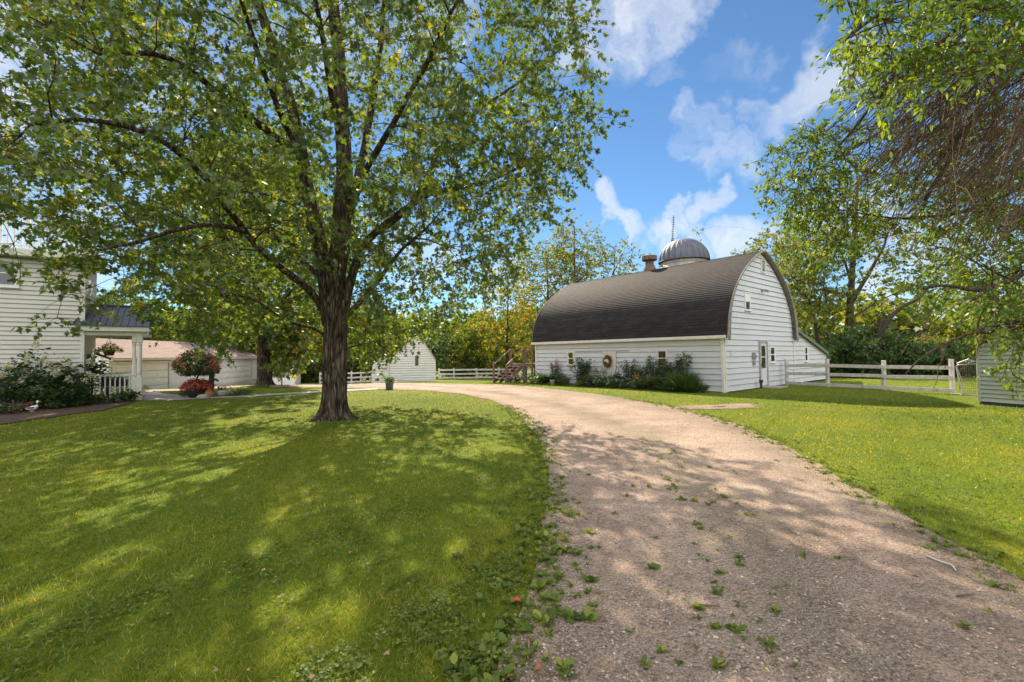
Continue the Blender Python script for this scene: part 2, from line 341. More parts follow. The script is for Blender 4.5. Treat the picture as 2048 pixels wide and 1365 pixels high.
# added unseen bright white behind and beside the viewer, lifts the shaded sides
sx_ = N_(nt, 'ShaderNodeSeparateXYZ'); L.new(nm.outputs[0], sx_.inputs[0])
bk = N_(nt, 'ShaderNodeMapRange', interpolation_type='SMOOTHSTEP'); L.new(sx_.outputs['Y'], bk.inputs[0]); bk.inputs[1].default_value = .28; bk.inputs[2].default_value = -.25; bk.inputs[3].default_value = 0; bk.inputs[4].default_value = .85
cb = N_(nt, 'ShaderNodeMixRGB'); L.new(bk.outputs[0], cb.inputs[0]); L.new(cm.outputs[0], cb.inputs[1]); cb.inputs[2].default_value = (7.3, 7.2, 7.2, 1); cm = cb
L.new(cm.outputs[0], bg.inputs[0])
sd = bpy.data.lights.new('sun', 'SUN'); sd.energy = 5.0; sd.angle = math.radians(.55); sd.color = (1., .86, .66)
so = bpy.data.objects.new('sun', sd); COL.objects.link(so)
az, el = math.radians(SUN_AZ), math.radians(SUN_EL)
SUNV = np.array([math.sin(az)*math.cos(el), math.cos(az)*math.cos(el), math.sin(el)])
so.rotation_euler = Vector(SUNV).to_track_quat('Z', 'Y').to_euler(); so.location = (0,0,30)
cd = bpy.data.cameras.new('camera'); co = bpy.data.objects.new('camera', cd); COL.objects.link(co)
cd.lens = F/2048*36; cd.sensor_width = 36; cd.clip_start = .05; cd.clip_end = 3000
from mathutils import Matrix
mw = Matrix(((RT[0],UP[0],-FW[0],0),(RT[1],UP[1],-FW[1],0),(RT[2],UP[2],-FW[2],HC),(0,0,0,1))); co.matrix_world = mw
SC.camera = co
vs = SC.view_settings; vs.view_transform = 'Standard'; vs.look = 'None'; vs.gamma = 1; vs.exposure = 1.18
SC.cycles.max_bounces = 8; SC.cycles.transmission_bounces = 6; SC.cycles.diffuse_bounces = 4

# ------------------------------------------------------------------ ground
def groundmat():
    m, nt, out = newmat('lawn'); L = nt.links
    b = N_(nt, 'ShaderNodeBsdfPrincipled'); L.new(b.outputs[0], out.inputs[0]); setin(b, Roughness=.9); b.inputs['Specular IOR Level'].default_value = .15
    tc = N_(nt, 'ShaderNodeTexCoord')
    def nz(s, d=6., r=.65, st=(1,1,1)):
        mp = N_(nt, 'ShaderNodeMapping'); mp.inputs['Scale'].default_value = st; L.new(tc.outputs['Object'], mp.inputs[0])
        n = N_(nt, 'ShaderNodeTexNoise'); setin(n, Scale=s, Detail=d, Roughness=r); L.new(mp.outputs[0], n.inputs['Vector']); return n
    a = nz(.45); r1 = ramp(nt, [(.3,(.07,.115,.009)),(.52,(.125,.16,.009)),(.75,(.21,.195,.012))]); L.new(a.outputs['Fac'], r1.inputs[0])
    c = nz(26., 8., .75); r2 = ramp(nt, [(.3,(.35,.42,.35)),(.5,(.95,.95,.9)),(.72,(1.7,1.55,1.2))]); L.new(c.outputs['Fac'], r2.inputs[0])
    mu = N_(nt, 'ShaderNodeMixRGB', blend_type='MULTIPLY'); mu.inputs[0].default_value = 1.; L.new(r1.outputs[0], mu.inputs[1]); L.new(r2.outputs[0], mu.inputs[2])
    d = nz(3.1, 7., .7); r3 = ramp(nt, [(.58,(0,0,0)),(.72,(.6,.6,.6))]); L.new(d.outputs['Fac'], r3.inputs[0])
    mx = N_(nt, 'ShaderNodeMixRGB'); L.new(r3.outputs[0], mx.inputs[0]); L.new(mu.outputs[0], mx.inputs[1]); mx.inputs[2].default_value = (.19,.15,.045,1)
    L.new(mx.outputs[0], b.inputs['Base Color'])
    e = nz(55., 5.); bp = N_(nt, 'ShaderNodeBump'); setin(bp, Strength=.9, Distance=.03); L.new(e.outputs['Fac'], bp.inputs['Height']); L.new(bp.outputs[0], b.inputs['Normal'])
    return m
def gravelmat():
    m, nt, out = newmat('gravel'); L = nt.links
    b = N_(nt, 'ShaderNodeBsdfPrincipled'); L.new(b.outputs[0], out.inputs[0]); setin(b, Roughness=.92); b.inputs['Specular IOR Level'].default_value = .2
    tc = N_(nt, 'ShaderNodeTexCoord')
    n1 = N_(nt, 'ShaderNodeTexNoise'); setin(n1, Scale=.9, Detail=7., Roughness=.65); L.new(tc.outputs['Object'], n1.inputs['Vector'])
    r1 = ramp(nt, [(.3,(.29,.215,.168)),(.5,(.42,.32,.25)),(.72,(.52,.41,.32))]); L.new(n1.outputs['Fac'], r1.inputs[0])
    v = N_(nt, 'ShaderNodeTexVoronoi'); setin(v, Scale=42., Randomness=1.); L.new(tc.outputs['Object'], v.inputs['Vector'])
    r2 = ramp(nt, [(.0,(.55,.53,.52)),(.45,(1,1,1)),(.8,(1.12,1.1,1.08)),(1.,(1.45,1.45,1.45))]); L.new(v.outputs['Color'], r2.inputs[0])
    mu = N_(nt, 'ShaderNodeMixRGB', blend_type='MULTIPLY'); mu.inputs[0].default_value = .75; L.new(r1.outputs[0], mu.inputs[1]); L.new(r2.outputs[0], mu.inputs[2])
    n3 = N_(nt, 'ShaderNodeTexNoise'); setin(n3, Scale=75., Detail=6., Roughness=.8); L.new(tc.outputs['Object'], n3.inputs['Vector'])
    r3 = ramp(nt, [(.38,(.28,.27,.26)),(.5,(1,1,1)),(.64,(1.5,1.47,1.44))]); L.new(n3.outputs['Fac'], r3.inputs[0])
    m2 = N_(nt, 'ShaderNodeMixRGB', blend_type='MULTIPLY'); m2.inputs[0].default_value = .85; L.new(mu.outputs[0], m2.inputs[1]); L.new(r3.outputs[0], m2.inputs[2])
    sx = N_(nt, 'ShaderNodeSeparateXYZ'); L.new(tc.outputs['UV'], sx.inputs[0])
    wob = N_(nt, 'ShaderNodeMath', operation='MULTIPLY_ADD'); L.new(n1.outputs['Fac'], wob.inputs[0]); wob.inputs[1].default_value = .22; L.new(sx.outputs['X'], wob.inputs[2])
    rt2 = ramp(nt, [(.12,(.74,.76,.74)),(.30,(1.14,1.12,1.1)),(.46,(1.1,1.09,1.08)),(.60,(.72,.76,.70)),(.76,(1.12,1.1,1.08)),(.90,(1.08,1.07,1.06)),(1.,(.8,.8,.76))]); L.new(wob.outputs[0], rt2.inputs[0])
    m3 = N_(nt, 'ShaderNodeMixRGB', blend_type='MULTIPLY'); m3.inputs[0].default_value = .8; L.new(m2.outputs[0], m3.inputs[1]); L.new(rt2.outputs[0], m3.inputs[2])
    L.new(m3.outputs[0], b.inputs['Base Color'])
    mh = N_(nt, 'ShaderNodeMath', operation='ADD'); L.new(v.outputs['Distance'], mh.inputs[0]); L.new(n3.outputs['Fac'], mh.inputs[1])
    bp = N_(nt, 'ShaderNodeBump'); setin(bp, Strength=1., Distance=.03); bp.invert = True; L.new(mh.outputs[0], bp.inputs['Height']); L.new(bp.outputs[0], b.inputs['Normal'])
    return m
M['lawn'] = groundmat(); M['gravel'] = gravelmat()
def axis(lim, step, far):
    a = list(np.arange(-lim, lim+1e-6, step)); x = lim; s = step
    while x < far: s *= 1.35; x += s; a.append(x); a.insert(0, -x)
    return np.array(a)
gx, gy = axis(45, .6, 1600), axis(58, .6, 1600)
X, Y = np.meshgrid(gx, gy); V = np.stack([X.ravel(), Y.ravel(), T(X, Y).ravel()], 1)
nx = len(gx); Fs = [(j*nx+i, j*nx+i+1, (j+1)*nx+i+1, (j+1)*nx+i) for j in range(len(gy)-1) for i in range(nx-1)]
o = MB().add(V, Fs).build('lawn', M['lawn'], smooth=True); tag(o, kind='structure')

def resample(P, n):
    P = np.asarray(P, float); d = np.r_[0, np.cumsum(np.linalg.norm(np.diff(P, axis=0), axis=1))]
    u = np.linspace(0, d[-1], n); return np.stack([np.interp(u, d, P[:,k]) for k in range(P.shape[1])], 1)
def smooth(P, k=3):
    for _ in range(k):
        Q = P.copy(); Q[1:-1] = (P[:-2]+2*P[1:-1]+P[2:])/4; P = Q
    return P
def G2(l): return np.array([G(*p)[:2] for p in l])
def strip(name, A, B, mat, lift, n=400, m=10, jit=0., sm=30):
    A = smooth(resample(A, n), sm); B = smooth(resample(B, n), sm)
    if jit:
        for P_, sgn, sd_ in ((A, 1, 3.1), (B, -1, 9.7)):
            dv = (B-A)/np.linalg.norm(B-A, axis=1)[:,None]*sgn
            P_ += dv*np.array([[jit*(mnoise.noise(Vector((x*1.3, y*1.3, sd_)))*1.4 + .6*mnoise.noise(Vector((x*5, y*5, sd_))))] for x, y in P_])
    u = np.linspace(0, 1, m+1)[None,:,None]; P = A[:,None,:]*(1-u) + B[:,None,:]*u
    z = T(P[...,0], P[...,1]) + lift; V = np.concatenate([P, z[...,None]], 2).reshape(-1, 3)
    Fs = [(i*(m+1)+j, (i+1)*(m+1)+j, (i+1)*(m+1)+j+1, i*(m+1)+j+1) for i in range(n-1) for j in range(m)]
    mb = MB().add(V, Fs); sv = np.r_[0, np.cumsum(np.linalg.norm(np.diff((A+B)/2, axis=0), axis=1))]
    mb.uv = [np.stack([np.tile(np.linspace(0,1,m+1), n), np.repeat(sv, m+1)], 1)]
    o = mb.build(name, mat, smooth=True); tag(o, kind='structure')
    return np.concatenate([A, B[::-1]])
inA = np.concatenate([[(-1.2,-14),(-.9,-4),(-.45,0)], G2([(985,1365),(1045,1250),(1078,1130),(1092,1000),(1092,925),(1075,872),(1035,828),(985,802),(930,790),(860,783),(760,779),(690,777),(600,775.7),(540,775)])])
outB = np.concatenate([[(2.4,-14),(2.5,-4),(2.75,0),(3.1,2)], G2([(2048,1165),(1890,1078),(1740,992),(1600,908),(1480,852),(1370,819),(1250,797),(1150,784),(1060,774),(960,769),(860,767),(760,766.5),(690,767),(620,768.3),(540,769.5)])])
POLY = {}
POLY['driveway'] = strip('driveway', inA, outB, M['gravel'], .012, 500, 14, .16, 6)
POLY['walk'] = strip('garden_path', G2([(236,806),(288,802),(340,802),(395,799.5),(480,796),(560,791),(640,786),(755,780)]),
      G2([(236,786),(288,784),(316,785),(340,794.0),(420,794.5),(480,792.0),(560,787.4),(640,782.9),(755,777.6)]), M['concrete'], .02, 120, 3, .0, 3)
POLY['apron'] = strip('garage_apron', G2([(180,800),(288,786.5),(345,783.5),(374,782.5),(440,777),(500,775),(548,774.8)]),
      G2([(180,788),(288,781),(345,779),(374,778.5),(440,773),(500,770.8),(548,769.6)]), M['gravel'], .03, 120, 4, .05, 3)
def disc(name, c, rx, ry, ang, mat, lift, jit=.25, n=60, seed=1):
    c = np.asarray(c[:2], float); ca, sa = math.cos(ang), math.sin(ang); out = []
    V = []; R = 7
    for k in range(R+1):
        for i in range(n):
            t = 2*math.pi*i/n; q = 1 + jit*mnoise.noise(Vector((math.cos(t)*1.7, math.sin(t)*1.7, seed))) + jit*.5*mnoise.noise(Vector((math.cos(t)*6, math.sin(t)*6, seed)))
            a = rx*q*math.cos(t)*k/R; b = ry*q*math.sin(t)*k/R
            x, y = c[0]+a*ca-b*sa, c[1]+a*sa+b*ca; V.append((x, y, float(T(x, y))+lift))
            if k == R: out.append((x, y))
    Fs = [(k*n+i, k*n+(i+1)%n, (k+1)*n+(i+1)%n, (k+1)*n+i) for k in range(1, R) for i in range(n)] + [tuple(n+i for i in range(n))]
    o = MB().add(V, Fs).build(name, mat, smooth=True); tag(o, kind='structure'); return np.array(out)
_g = G(1440, 814.5); POLY['bare'] = disc('bare_ground', _g, 1.35, .55, .1, M['gravel'], .012, .5)
_g = G(668, 842); POLY['mulch'] = None

def inpoly(P, poly):
    x, y = P[:,0], P[:,1]; r = np.zeros(len(P), bool); n = len(poly)
    for i in range(n):
        x0, y0 = poly[i]; x1, y1 = poly[(i+1)%n]
        if y0 == y1: continue
        c = ((y0 > y) != (y1 > y)) & (x < (x1-x0)*(y-y0)/(y1-y0)+x0); r ^= c
    return r
def dist_line(P, Lp):
    d = np.full(len(P), 1e9)
    for a, b in zip(Lp[:-1], Lp[1:]):
        ab = b-a; t = np.clip(((P-a)@ab)/(ab@ab), 0, 1); d = np.minimum(d, np.linalg.norm(P-(a+t[:,None]*ab), axis=1))
    return d
def nfield(P, s, seed=0.):     # cheap smooth random field 0..1
    x, y = P[:,0]*s, P[:,1]*s
    v = np.sin(x*1.7+seed)*np.cos(y*1.3-seed*2) + .6*np.sin(x*3.1-y*2.3+seed*3) + .4*np.sin(x*6.7+y*5.1+seed) + .3*np.cos(x*11.3-y*9.7+seed*5)
    return 1/(1+np.exp(-v*1.3))

# ------------------------------------------------------------------ building helpers
def siding(mb, O, u, n, z0, z1, course, ext, out=.022, lip=True, gap=.022):
    """lapped courses on a wall through O along u, facing n; ext(z) -> (a, b) along u"""
    O = np.asarray(O, float); z = z0
    while z < z1-1e-4:
        zt = min(z+course, z1); a0, b0 = ext(z); a1, b1 = ext(zt)
        if b0-a0 < .02 and b1-a1 < .02: break
        b1 = max(b1, a1+.005); b0 = max(b0, a0+.005)
        P = lambda a, zz, o: O + u*a + n*o + Z*(zz-O[2])
        gp_ = gap if zt-z > .1 else 0.004; bk_ = -.035
        mb.add([P(a0,z,out), P(b0,z,out), P(b1,zt-gp_,.004), P(a1,zt-gp_,.004), P(b1,zt-gp_,bk_), P(a1,zt-gp_,bk_), P(b1,zt,bk_), P(a1,zt,bk_), P(b1,zt,out), P(a1,zt,out)], [(0,1,2,3), (3,2,4,5), (5,4,6,7), (7,6,8,9)])
        if lip and zt-z > .1:      # small rolled bead at the foot of each course
            mb.add([P(a0,z,out+.010), P(b0,z,out+.010), P(b0,z+.016,out+.010), P(a0,z+.016,out+.010), P(a0,z+.024,out-.001), P(b0,z+.024,out-.001), P(a0,z,out-.02), P(b0,z,out-.02)],
                   [(0,1,2,3), (3,2,5,4), (6,7,1,0)])
        z = zt
def window(root, c, u, n, w, h, fmat, gmat, fw=.06, split=True, name='window', up=.03, sill=True):
    """c = centre on wall; stands proud of the siding"""
    c = np.asarray(c, float); r = MB(); o = n*up
    for s in (-1, 1): r.box(c+o+u*s*(w/2+fw/2), (fw, .07, h+2*fw), u, n, Z, .006)
    for s in (-1, 1): r.box(c+o+Z*s*(h/2+fw/2), (w, .066, fw), u, n, Z, .006)
    if sill: r.box(c+o+n*.02-Z*(h/2+fw+.015), (w+2*fw+.06, .10, .03), u, n, Z, .006)
    f = r.build(name, fmat, root)
    if split:
        s_ = MB(); s_.box(c+n*(up+.004), (w, .045, .045), u, n, Z, .006)
        for s in (-1,1): s_.box(c+n*(up+.004)+u*s*(w/2-.016), (.03,.04,h), u, n, Z, .004)
        s_.build('sash', fmat, f)
    g = MB(); g.box(c+n*(up-.004), (w, .02, h), u, n, Z); g.build('pane', gmat, f); return f
# ------------------------------------------------------------------ BARN
B0 = G(1450, 786); Tv = hdir(269); Sv = np.array([-Tv[1], Tv[0], 0.])
if Sv[0] < 0: Sv = -Sv
def BP(s, t, z): return B0*np.array([1,1,0]) + Sv*s + Tv*t + Z*z
def on_gable(px, py, t=0.):   # picture point -> (s, z) on the gable plane
    d = ray(px, py); k = ((BP(0,t,0)-CAM)@Tv)/(d@Tv); p = CAM+d*k; return float((p-B0)@Sv), float(p[2])
def on_side(px, py, s=0.):
    d = ray(px, py); k = ((BP(s,0,0)-CAM)@Sv)/(d@Sv); p = CAM+d*k; return float((p-B0)@Tv), float(p[2])
def cz(x, y): return (1440+x*.23443, 480+y*.23443)
prL = [on_gable(*cz(*q)) for q in [(66,690),(80,600),(97,510),(113,450),(132,388),(160,312),(215,220),(280,155)]]
prR = [on_gable(*cz(*q)) for q in [(408,160),(460,215),(503,290),(545,390),(575,480),(597,570),(613,680)]]
WID = on_gable(*cz(618, 830))[0]; BL = on_side(1072, 720)[0]
ZE = on_side(1447, 672)[1]; SR, ZR = on_gable(*cz(350, 116))
print('barn: width %.2f length %.2f eave %.2f ridge s %.2f z %.2f' % (WID, BL, ZE, SR, ZR)); print([tuple(round(v,2) for v in q) for q in prL+prR])
def arch(z):     # half-width at height z, symmetric gothic arch
    hw = WID/2; q = min(max((z-ZE)/(ZR-ZE), 0), 1); return hw*(1-q**2.15)**.86
SR = WID/2
barn = thing('barn', BP(WID/2, 0, 0), 'white steel sided barn with a dark rounded roof and a lean-to', 'barn')
m = MB()
siding(m, BP(0,0,0), Tv, -Sv, .02, ZE, .235, lambda z: (.10, BL-.10))
for (a, b) in ((BP(0,0,0), BP(0,BL,0)), (BP(0,BL,0), BP(WID,BL,0)), (BP(WID,BL,0), BP(WID,0,0)), (BP(WID,0,0), BP(0,0,0))):     # solid wall behind the siding
    c_ = BP(WID/2, BL/2, 0); a = c_+(a-c_)*.985; b = c_+(b-c_)*.985; m.add([a-Z*.3, b-Z*.3, b+Z*ZE, a+Z*ZE], [(0,1,2,3)])
m.build('side_wall', M['steel_siding'], barn)
m = MB(); siding(m, BP(0,-.01,0), Sv, -Tv, .02, ZR-.02, .235, lambda z: (SR-arch(z)+(.09 if z < ZE else .02), SR+arch(z)-.02))
m.build('gable_wall', M['steel_siding'], barn)
m = MB()
zs = np.linspace(ZE, ZR, 24)
for z_a, z_b in zip(zs[:-1], zs[1:]):      # far gable, plain
    m.add([BP(SR-arch(z_a),BL,z_a), BP(SR+arch(z_a),BL,z_a), BP(SR+arch(z_b),BL,z_b), BP(SR-arch(z_b),BL,z_b)], [(0,1,2,3)])
m.build('rear_gable', M['steel_siding'], barn)
m = MB(); m.box(BP(-.02,.05,ZE/2-.05), (.12,.10,ZE+.1), Tv, None, Z, .01); m.box(BP(.035,-.03,ZE/2-.05), (.07,.06,ZE+.1), Sv, None, Z, .01); m.build('corner_trim', M['trim'], barn)
m = MB(); m.box(BP(-.02,BL-.05,ZE/2-.05), (.12,.10,ZE+.1), Tv, None, Z, .01); m.build('corner_trim', M['trim'], barn)
m = MB(); m.box(BP(WID,-.045,ZE/2), (.05,.04,ZE), Sv, None, Z, .005); m.build('joint_strip', M['trim'], barn)
# roof
rk = MB(); prof = []
def arch_pt(a, off=0.):    # a 0..1 along the left half from eave to ridge
    q = a; z = ZE+(ZR-ZE)*math.sin(q*math.pi/2)**1.0; return z
zz = [ZE-.10] + [ZE+(ZR-ZE)*v for v in np.sin(np.linspace(0, 1, 46)*math.pi/2)]
half = [(-(arch(max(z,ZE))+(.10 if z > ZE else .13)), z+.05) for z in zz[:-1]] + [(0, ZR+.07)]
half[0] = (half[1][0]-.06, ZE-.06)
half = np.array(half); full = np.concatenate([half, half[::-1][1:]*np.array([-1,1])])
full = resample(full, 105)
L0, L1 = -.22, BL+.18; uv = []
V = []; Fs = []; arc = 0
for i in range(len(full)-1):
    a, b = full[i], full[i+1]; tg = (b-a)/np.linalg.norm(b-a); nn = np.array([-tg[1], tg[0]])
    low, high = (a, b) if i < 52 else (b, a)
    lo = low + nn*.010; hi = high + nn*.002; k = len(V)
    for (p, t) in ((lo,L0),(lo,L1),(hi,L1),(hi,L0),(low,L0),(low,L1)): V.append(BP(SR+p[0], t, p[1]))
    Fs += [(k,k+1,k+2,k+3), (k+4,k+5,k+1,k)]
    d = np.linalg.norm(b-a); v0, v1 = (arc, arc+d) if i < 52 else (arc+d, arc)
    uv += [(L0,v0),(L1,v0),(L1,v1),(L0,v1),(L0,v0),(L1,v0)]; arc += d
rk.add(V, Fs); rk.uv = [np.array(uv)]; rk.build('roof', M['barn_shingle'], barn)
m = MB()      # soffit under the roof, closes the shell
inner = full*np.array([1,1]) ; V = []; Fs = []
for i, p in enumerate(inner):
    q = np.array([p[0]*(1-.03/abs(p[0]) if abs(p[0]) > .1 else 1), p[1]-.035]); V += [BP(SR+q[0],L0+.004,q[1]), BP(SR+q[0],L1-.004,q[1])]
    if i: k = 2*i; Fs.append((k-2,k-1,k+1,k))
m.add(V, Fs); m.build('soffit', M['rake_wood'], barn)
for t_, s_ in ((L0-.012,'rake_trim'), (L1+.012,'rake_trim')):
    m = MB(); V = []; Fs = []; tw = .03
    fr = full
    for i, p in enumerate(fr):
        tg = fr[min(i+1,len(fr)-1)]-fr[max(i-1,0)]; tg = tg/np.linalg.norm(tg); nn = np.array([-tg[1], tg[0]])
        wd = .05 + .15*max(0, (abs(p[0])/ (WID/2))**8)
        for oo in (.02, -wd):
            for dt in (-tw/2, tw/2): V.append(BP(SR+p[0]+nn[0]*oo, t_+dt, p[1]+nn[1]*oo))
        if i:
            k = 4*i; Fs += [(k-4,k-2,k+2,k), (k-3,k+1,k+3,k-1), (k-4,k,k+1,k-3), (k-2,k-1,k+3,k+2)]
    m.add(V, Fs); m.build(s_, M['rake_wood'], barn)
m = MB(); m.box(BP(-.21,BL/2,ZE-.045), (BL+.36,.03,.13), Tv, None, Z, .01); m.box(BP(-.10,BL/2,ZE-.09), (BL+.2,.20,.015), Tv, None, Z)
m.build('fascia', M['trim'], barn)
# windows of the long side, sliding panel, wreath
for (x0, y0, x1, y1, gm) in ((1137.5,706,1147.5,729,'amber_glass'), (1317,703,1333.5,731,'amber_glass')):
    ta, za = on_side(x0, y1); tb, zb = on_side(x1, y0); w = abs(tb-ta)
    window(barn, BP(0,(ta+tb)/2,(za+zb)/2), Tv, -Sv, w, zb-za, M['trim'], M[gm], .055)
ta, _ = on_side(1234, 760); tb, zb = on_side(1206, 703); _, z0 = on_side(1232, 762)
tm, tw_ = (ta+tb)/2, abs(tb-ta)
m = MB(); nb = 7
for i in range(nb): m.box(BP(-.065,tm+tw_*((i+.5)/nb-.5),(zb+.25)/2), (tw_/nb-.008,.035,zb-.25), Tv, None, Z, .005)
m.box(BP(-.045,tm,(zb+.25)/2), (tw_-.02,.02,zb-.27), Tv, None, Z); m.build('sliding_door', M['cream_siding'], barn)
m = MB(); m.box(BP(-.035,(BL/2+tm)/2+.6,zb+.02), (3.4,.04,.03), Tv, None, Z, .005); m.build('door_rail', M['grey_trim'], barn)
wt, wz = on_side(1218.5, 723); wre = thing('wreath', BP(-.12,wt,wz), 'brown dried flower wreath with a pale ribbon on the sliding barn door', 'wreath')
sp_ = Soup(); n = 700; a = rng.uniform(0, 6.283, n); rr = rng.normal(0, .055, n)
P = np.array([BP(-.13,wt,wz)]) + (np.cos(a)*(.17+rr*.8))[:,None]*Tv + (np.sin(a)*(.20+rr*.8))[:,None]*Z - np.abs(rng.normal(0,.03,n))[:,None]*Sv
D = np.cos(a)[:,None]*Tv + np.sin(a)[:,None]*Z + rng.normal(0,.6,(n,3)); sp_.leaves(P, D, rng.normal(0,1,(n,3)), .075, LEAF6, rng.random(n)); sp_.build('foliage', M['wreath'], wre)
m = MB(); th = np.linspace(0,2*math.pi,20); m.tube([BP(-.10,wt,wz)+Tv*.17*math.cos(v)+Z*.20*math.sin(v) for v in th], .035, 6, False); m.build('ring', M['twig'], wre)
sp_ = Soup(); n = 16; P = BP(-.2,wt,wz+.05)+rng.normal(0,.04,(n,3)); sp_.leaves(P, rng.normal(0,1,(n,3))-Z*.6, np.tile(-Sv,(n,1)), .11, OVAL, rng.random(n)); sp_.build('ribbon', M['white_petal'], wre)
# gable: door, windows, vent, lamp, meter, pipe
def gp(x, y): return on_gable(*cz(x, y))
sa, zt = gp(323, 862); sb_, zb = gp(398, 1140); sm_, sw = (sa+sb_)/2, sb_-sa
m = MB()
for q in (-1,1): m.box(BP(sm_+q*(sw/2-.04),-.045,1.06), (.08,.09,2.14), Sv, None, Z, .008)
m.box(BP(sm_,-.045,zt-.04), (sw-.17,.085,.09), Sv, None, Z, .008); fr = m.build('door_frame', M['grey_trim'], barn)
m = MB(); dw = sw-.19; z0d = .08; hd = zt-.09-z0d; m.box(BP(sm_,-.035,z0d+.40), (dw,.04,.78), Sv, None, Z, .006)
for q in (-1,1): m.box(BP(sm_+q*(dw/2-.06),-.035,z0d+.80+(hd-.80)/2), (.12,.04,hd-.80), Sv, None, Z, .006)
m.box(BP(sm_,-.035,z0d+hd-.07), (dw-.24,.04,.14), Sv, None, Z, .006); m.box(BP(sm_,-.035,z0d+1.30), (dw-.24,.036,.05), Sv, None, Z, .006)
dr = m.build('door', M['steel_siding'], barn)
m = MB(); m.box(BP(sm_,-.040,z0d+.79+(hd-.93)/2), (dw-.22,.02,hd-.90), Sv, None, Z); m.build('door_pane', M['glass'], dr)
m = MB(); m.box(BP(sm_-dw/2+.06,-.06,1.02), (.04,.02,.16), Sv, None, Z, .005); m.tube([BP(sm_-dw/2+.06,-.05,1.03), BP(sm_-dw/2+.06,-.11,1.03)], .012, 8); m.blob(BP(sm_-dw/2+.06,-.125,1.03), .028, n=8, m=6); m.build('handle', M['black_metal'], dr)
sa, za = gp(422, 1038); sb_, zb = gp(455, 922); window(barn, BP((sa+sb_)/2,-.01,(za+zb)/2), Sv, -Tv, sb_-sa, zb-za, M['white_siding'], M['glass'], .05)
sa, za = gp(207, 592); sb_, zb = gp(243, 460); f_ = window(barn, BP((sa+sb_)/2,-.01,(za+zb)/2), Sv, -Tv, sb_-sa, zb-za, M['white_siding'], M['glass'], .045)
m = MB(); m.box(BP((sa+sb_)/2,-.046,zb-(zb-za)*.27), (sb_-sa-.04,.012,(zb-za)*.52), Sv, None, Z); m.build('board', M['white_paint'], f_)
sa, za = gp(345, 275); sb_, zb = gp(370, 182); sv_ = (sa+sb_)/2
m = MB(); hv, wv = zb-za, sb_-sa+.06
for q in (-1,1): m.box(BP(sv_+q*wv/2,-.05,(za+zb)/2), (.04,.07,hv+.04), Sv, None, Z, .005); m.box(BP(sv_,-.05,(za+zb)/2+q*hv/2), (wv-.04,.066,.04), Sv, None, Z, .005)
vt = m.build('gable_vent', M['white_siding'], barn); m = MB(); k = 8
for i in range(k): m.box(BP(sv_,-.04,za+hv*(i+.5)/k), (wv-.05,.05,.012), Sv, nrm(-Tv-Z*.8), nrm(Z-Tv*.8))
m.build('louvre', M['grey_trim'], vt)
sl, zl = gp(352, 437); m = MB(); m.box(BP(sl,-.05,zl+.02), (.12,.05,.12), Sv, None, Z, .01); m.tube([BP(sl,-.06,zl+.02), BP(sl-.02,-.16,zl+.05)], .015, 6)
for dx in (-.10,.12): m.tube([BP(sl+dx*.2,-.12,zl+.03), BP(sl+dx,-.16,zl+.03), BP(sl+dx*1.5,-.25,zl-.04)], [.02,.035,.06], 10)
m.build('flood_lamp', M['meter'], barn)
sx, zx = gp(274, 990); m = MB(); m.box(BP(sx,-.075,zx), (.17,.13,.30), Sv, None, Z, .015); m.box(BP(sx+.04,-.06,zx-.33), (.14,.10,.16), Sv, None, Z, .015)
m.tube([BP(sx,-.13,zx-.02), BP(sx,-.17,zx-.02)], .06, 14); m.tube([BP(sx+.04,-.09,zx-.14), BP(sx+.05,-.10,zx-.26)], .018, 6); m.build('meter_box', M['meter'], barn)
sx, _ = gp(307, 1240); m = MB(); m.tube([BP(sx,-.22,-.1), BP(sx,-.22,.28)], .045, 10); m.tube([BP(sx,-.22,.27), BP(sx,-.22,.38)], .085, 12); m.build('vent_pipe', M['pump_iron'], barn)
m = MB(); m.box(BP(on_side(1438,714)[0]*0+.55,0,1.55)-Sv*.05, (.20,.06,.14), Tv, None, Z, .01); m.build('outlet_box', M['trim'], barn)
# lean-to
LW = on_gable(*cz(897, 1100))[0]; zl0 = on_gable(*cz(633, 755))[1]; zl1 = on_gable(*cz(897, 962))[1]
print('lean-to', LW, zl0, zl1)
lt = lambda s: zl0 + (zl1-zl0)*(s-WID)/(LW-WID)
m = MB(); siding(m, BP(0,-.012,0), Sv, -Tv, .02, zl0, .235, lambda z: (WID+.03, (LW-.06 if z < zl1 else WID+(LW-WID)*(z-zl0)/(zl1-zl0))-.0))
for (a, b, za_, zb_) in ((BP(LW,0,0),BP(LW,BL,0),zl1,zl1), (BP(WID,BL,0),BP(LW,BL,0),zl0,zl1)): m.add([a-Z*.3, b-Z*.3, b+Z*zb_, a+Z*za_], [(0,1,2,3)])
m.build('lean_to_wall', M['steel_siding'], barn)
m = MB(); dv = nrm(BP(LW,0,zl1)-BP(WID,0,zl0)); m.box((BP(WID-.05,BL/2,lt(WID-.05))+BP(LW+.15,BL/2,lt(LW+.15)))/2+Z*.05, (np.linalg.norm(BP(LW+.15,0,zl1)-BP(WID-.05,0,zl0)), BL+.3, .05), dv, Tv, np.cross(dv, Tv) if np.cross(dv,Tv)[2] > 0 else -np.cross(dv,Tv))
lr = m.build('lean_to_roof', M['rake_wood'], barn)
m = MB(); m.bar(BP(WID-.02,-.17,lt(WID)-.03), BP(LW+.12,-.17,lt(LW+.12)-.03), .03, .15, up=Z); m.build('lean_to_fascia', M['green_metal'], barn)
m = MB(); m.box(BP(LW-.03,-.04,zl1/2-.1), (.06,.05,zl1), Sv, None, Z, .005); m.build('lean_to_trim', M['trim'], barn)
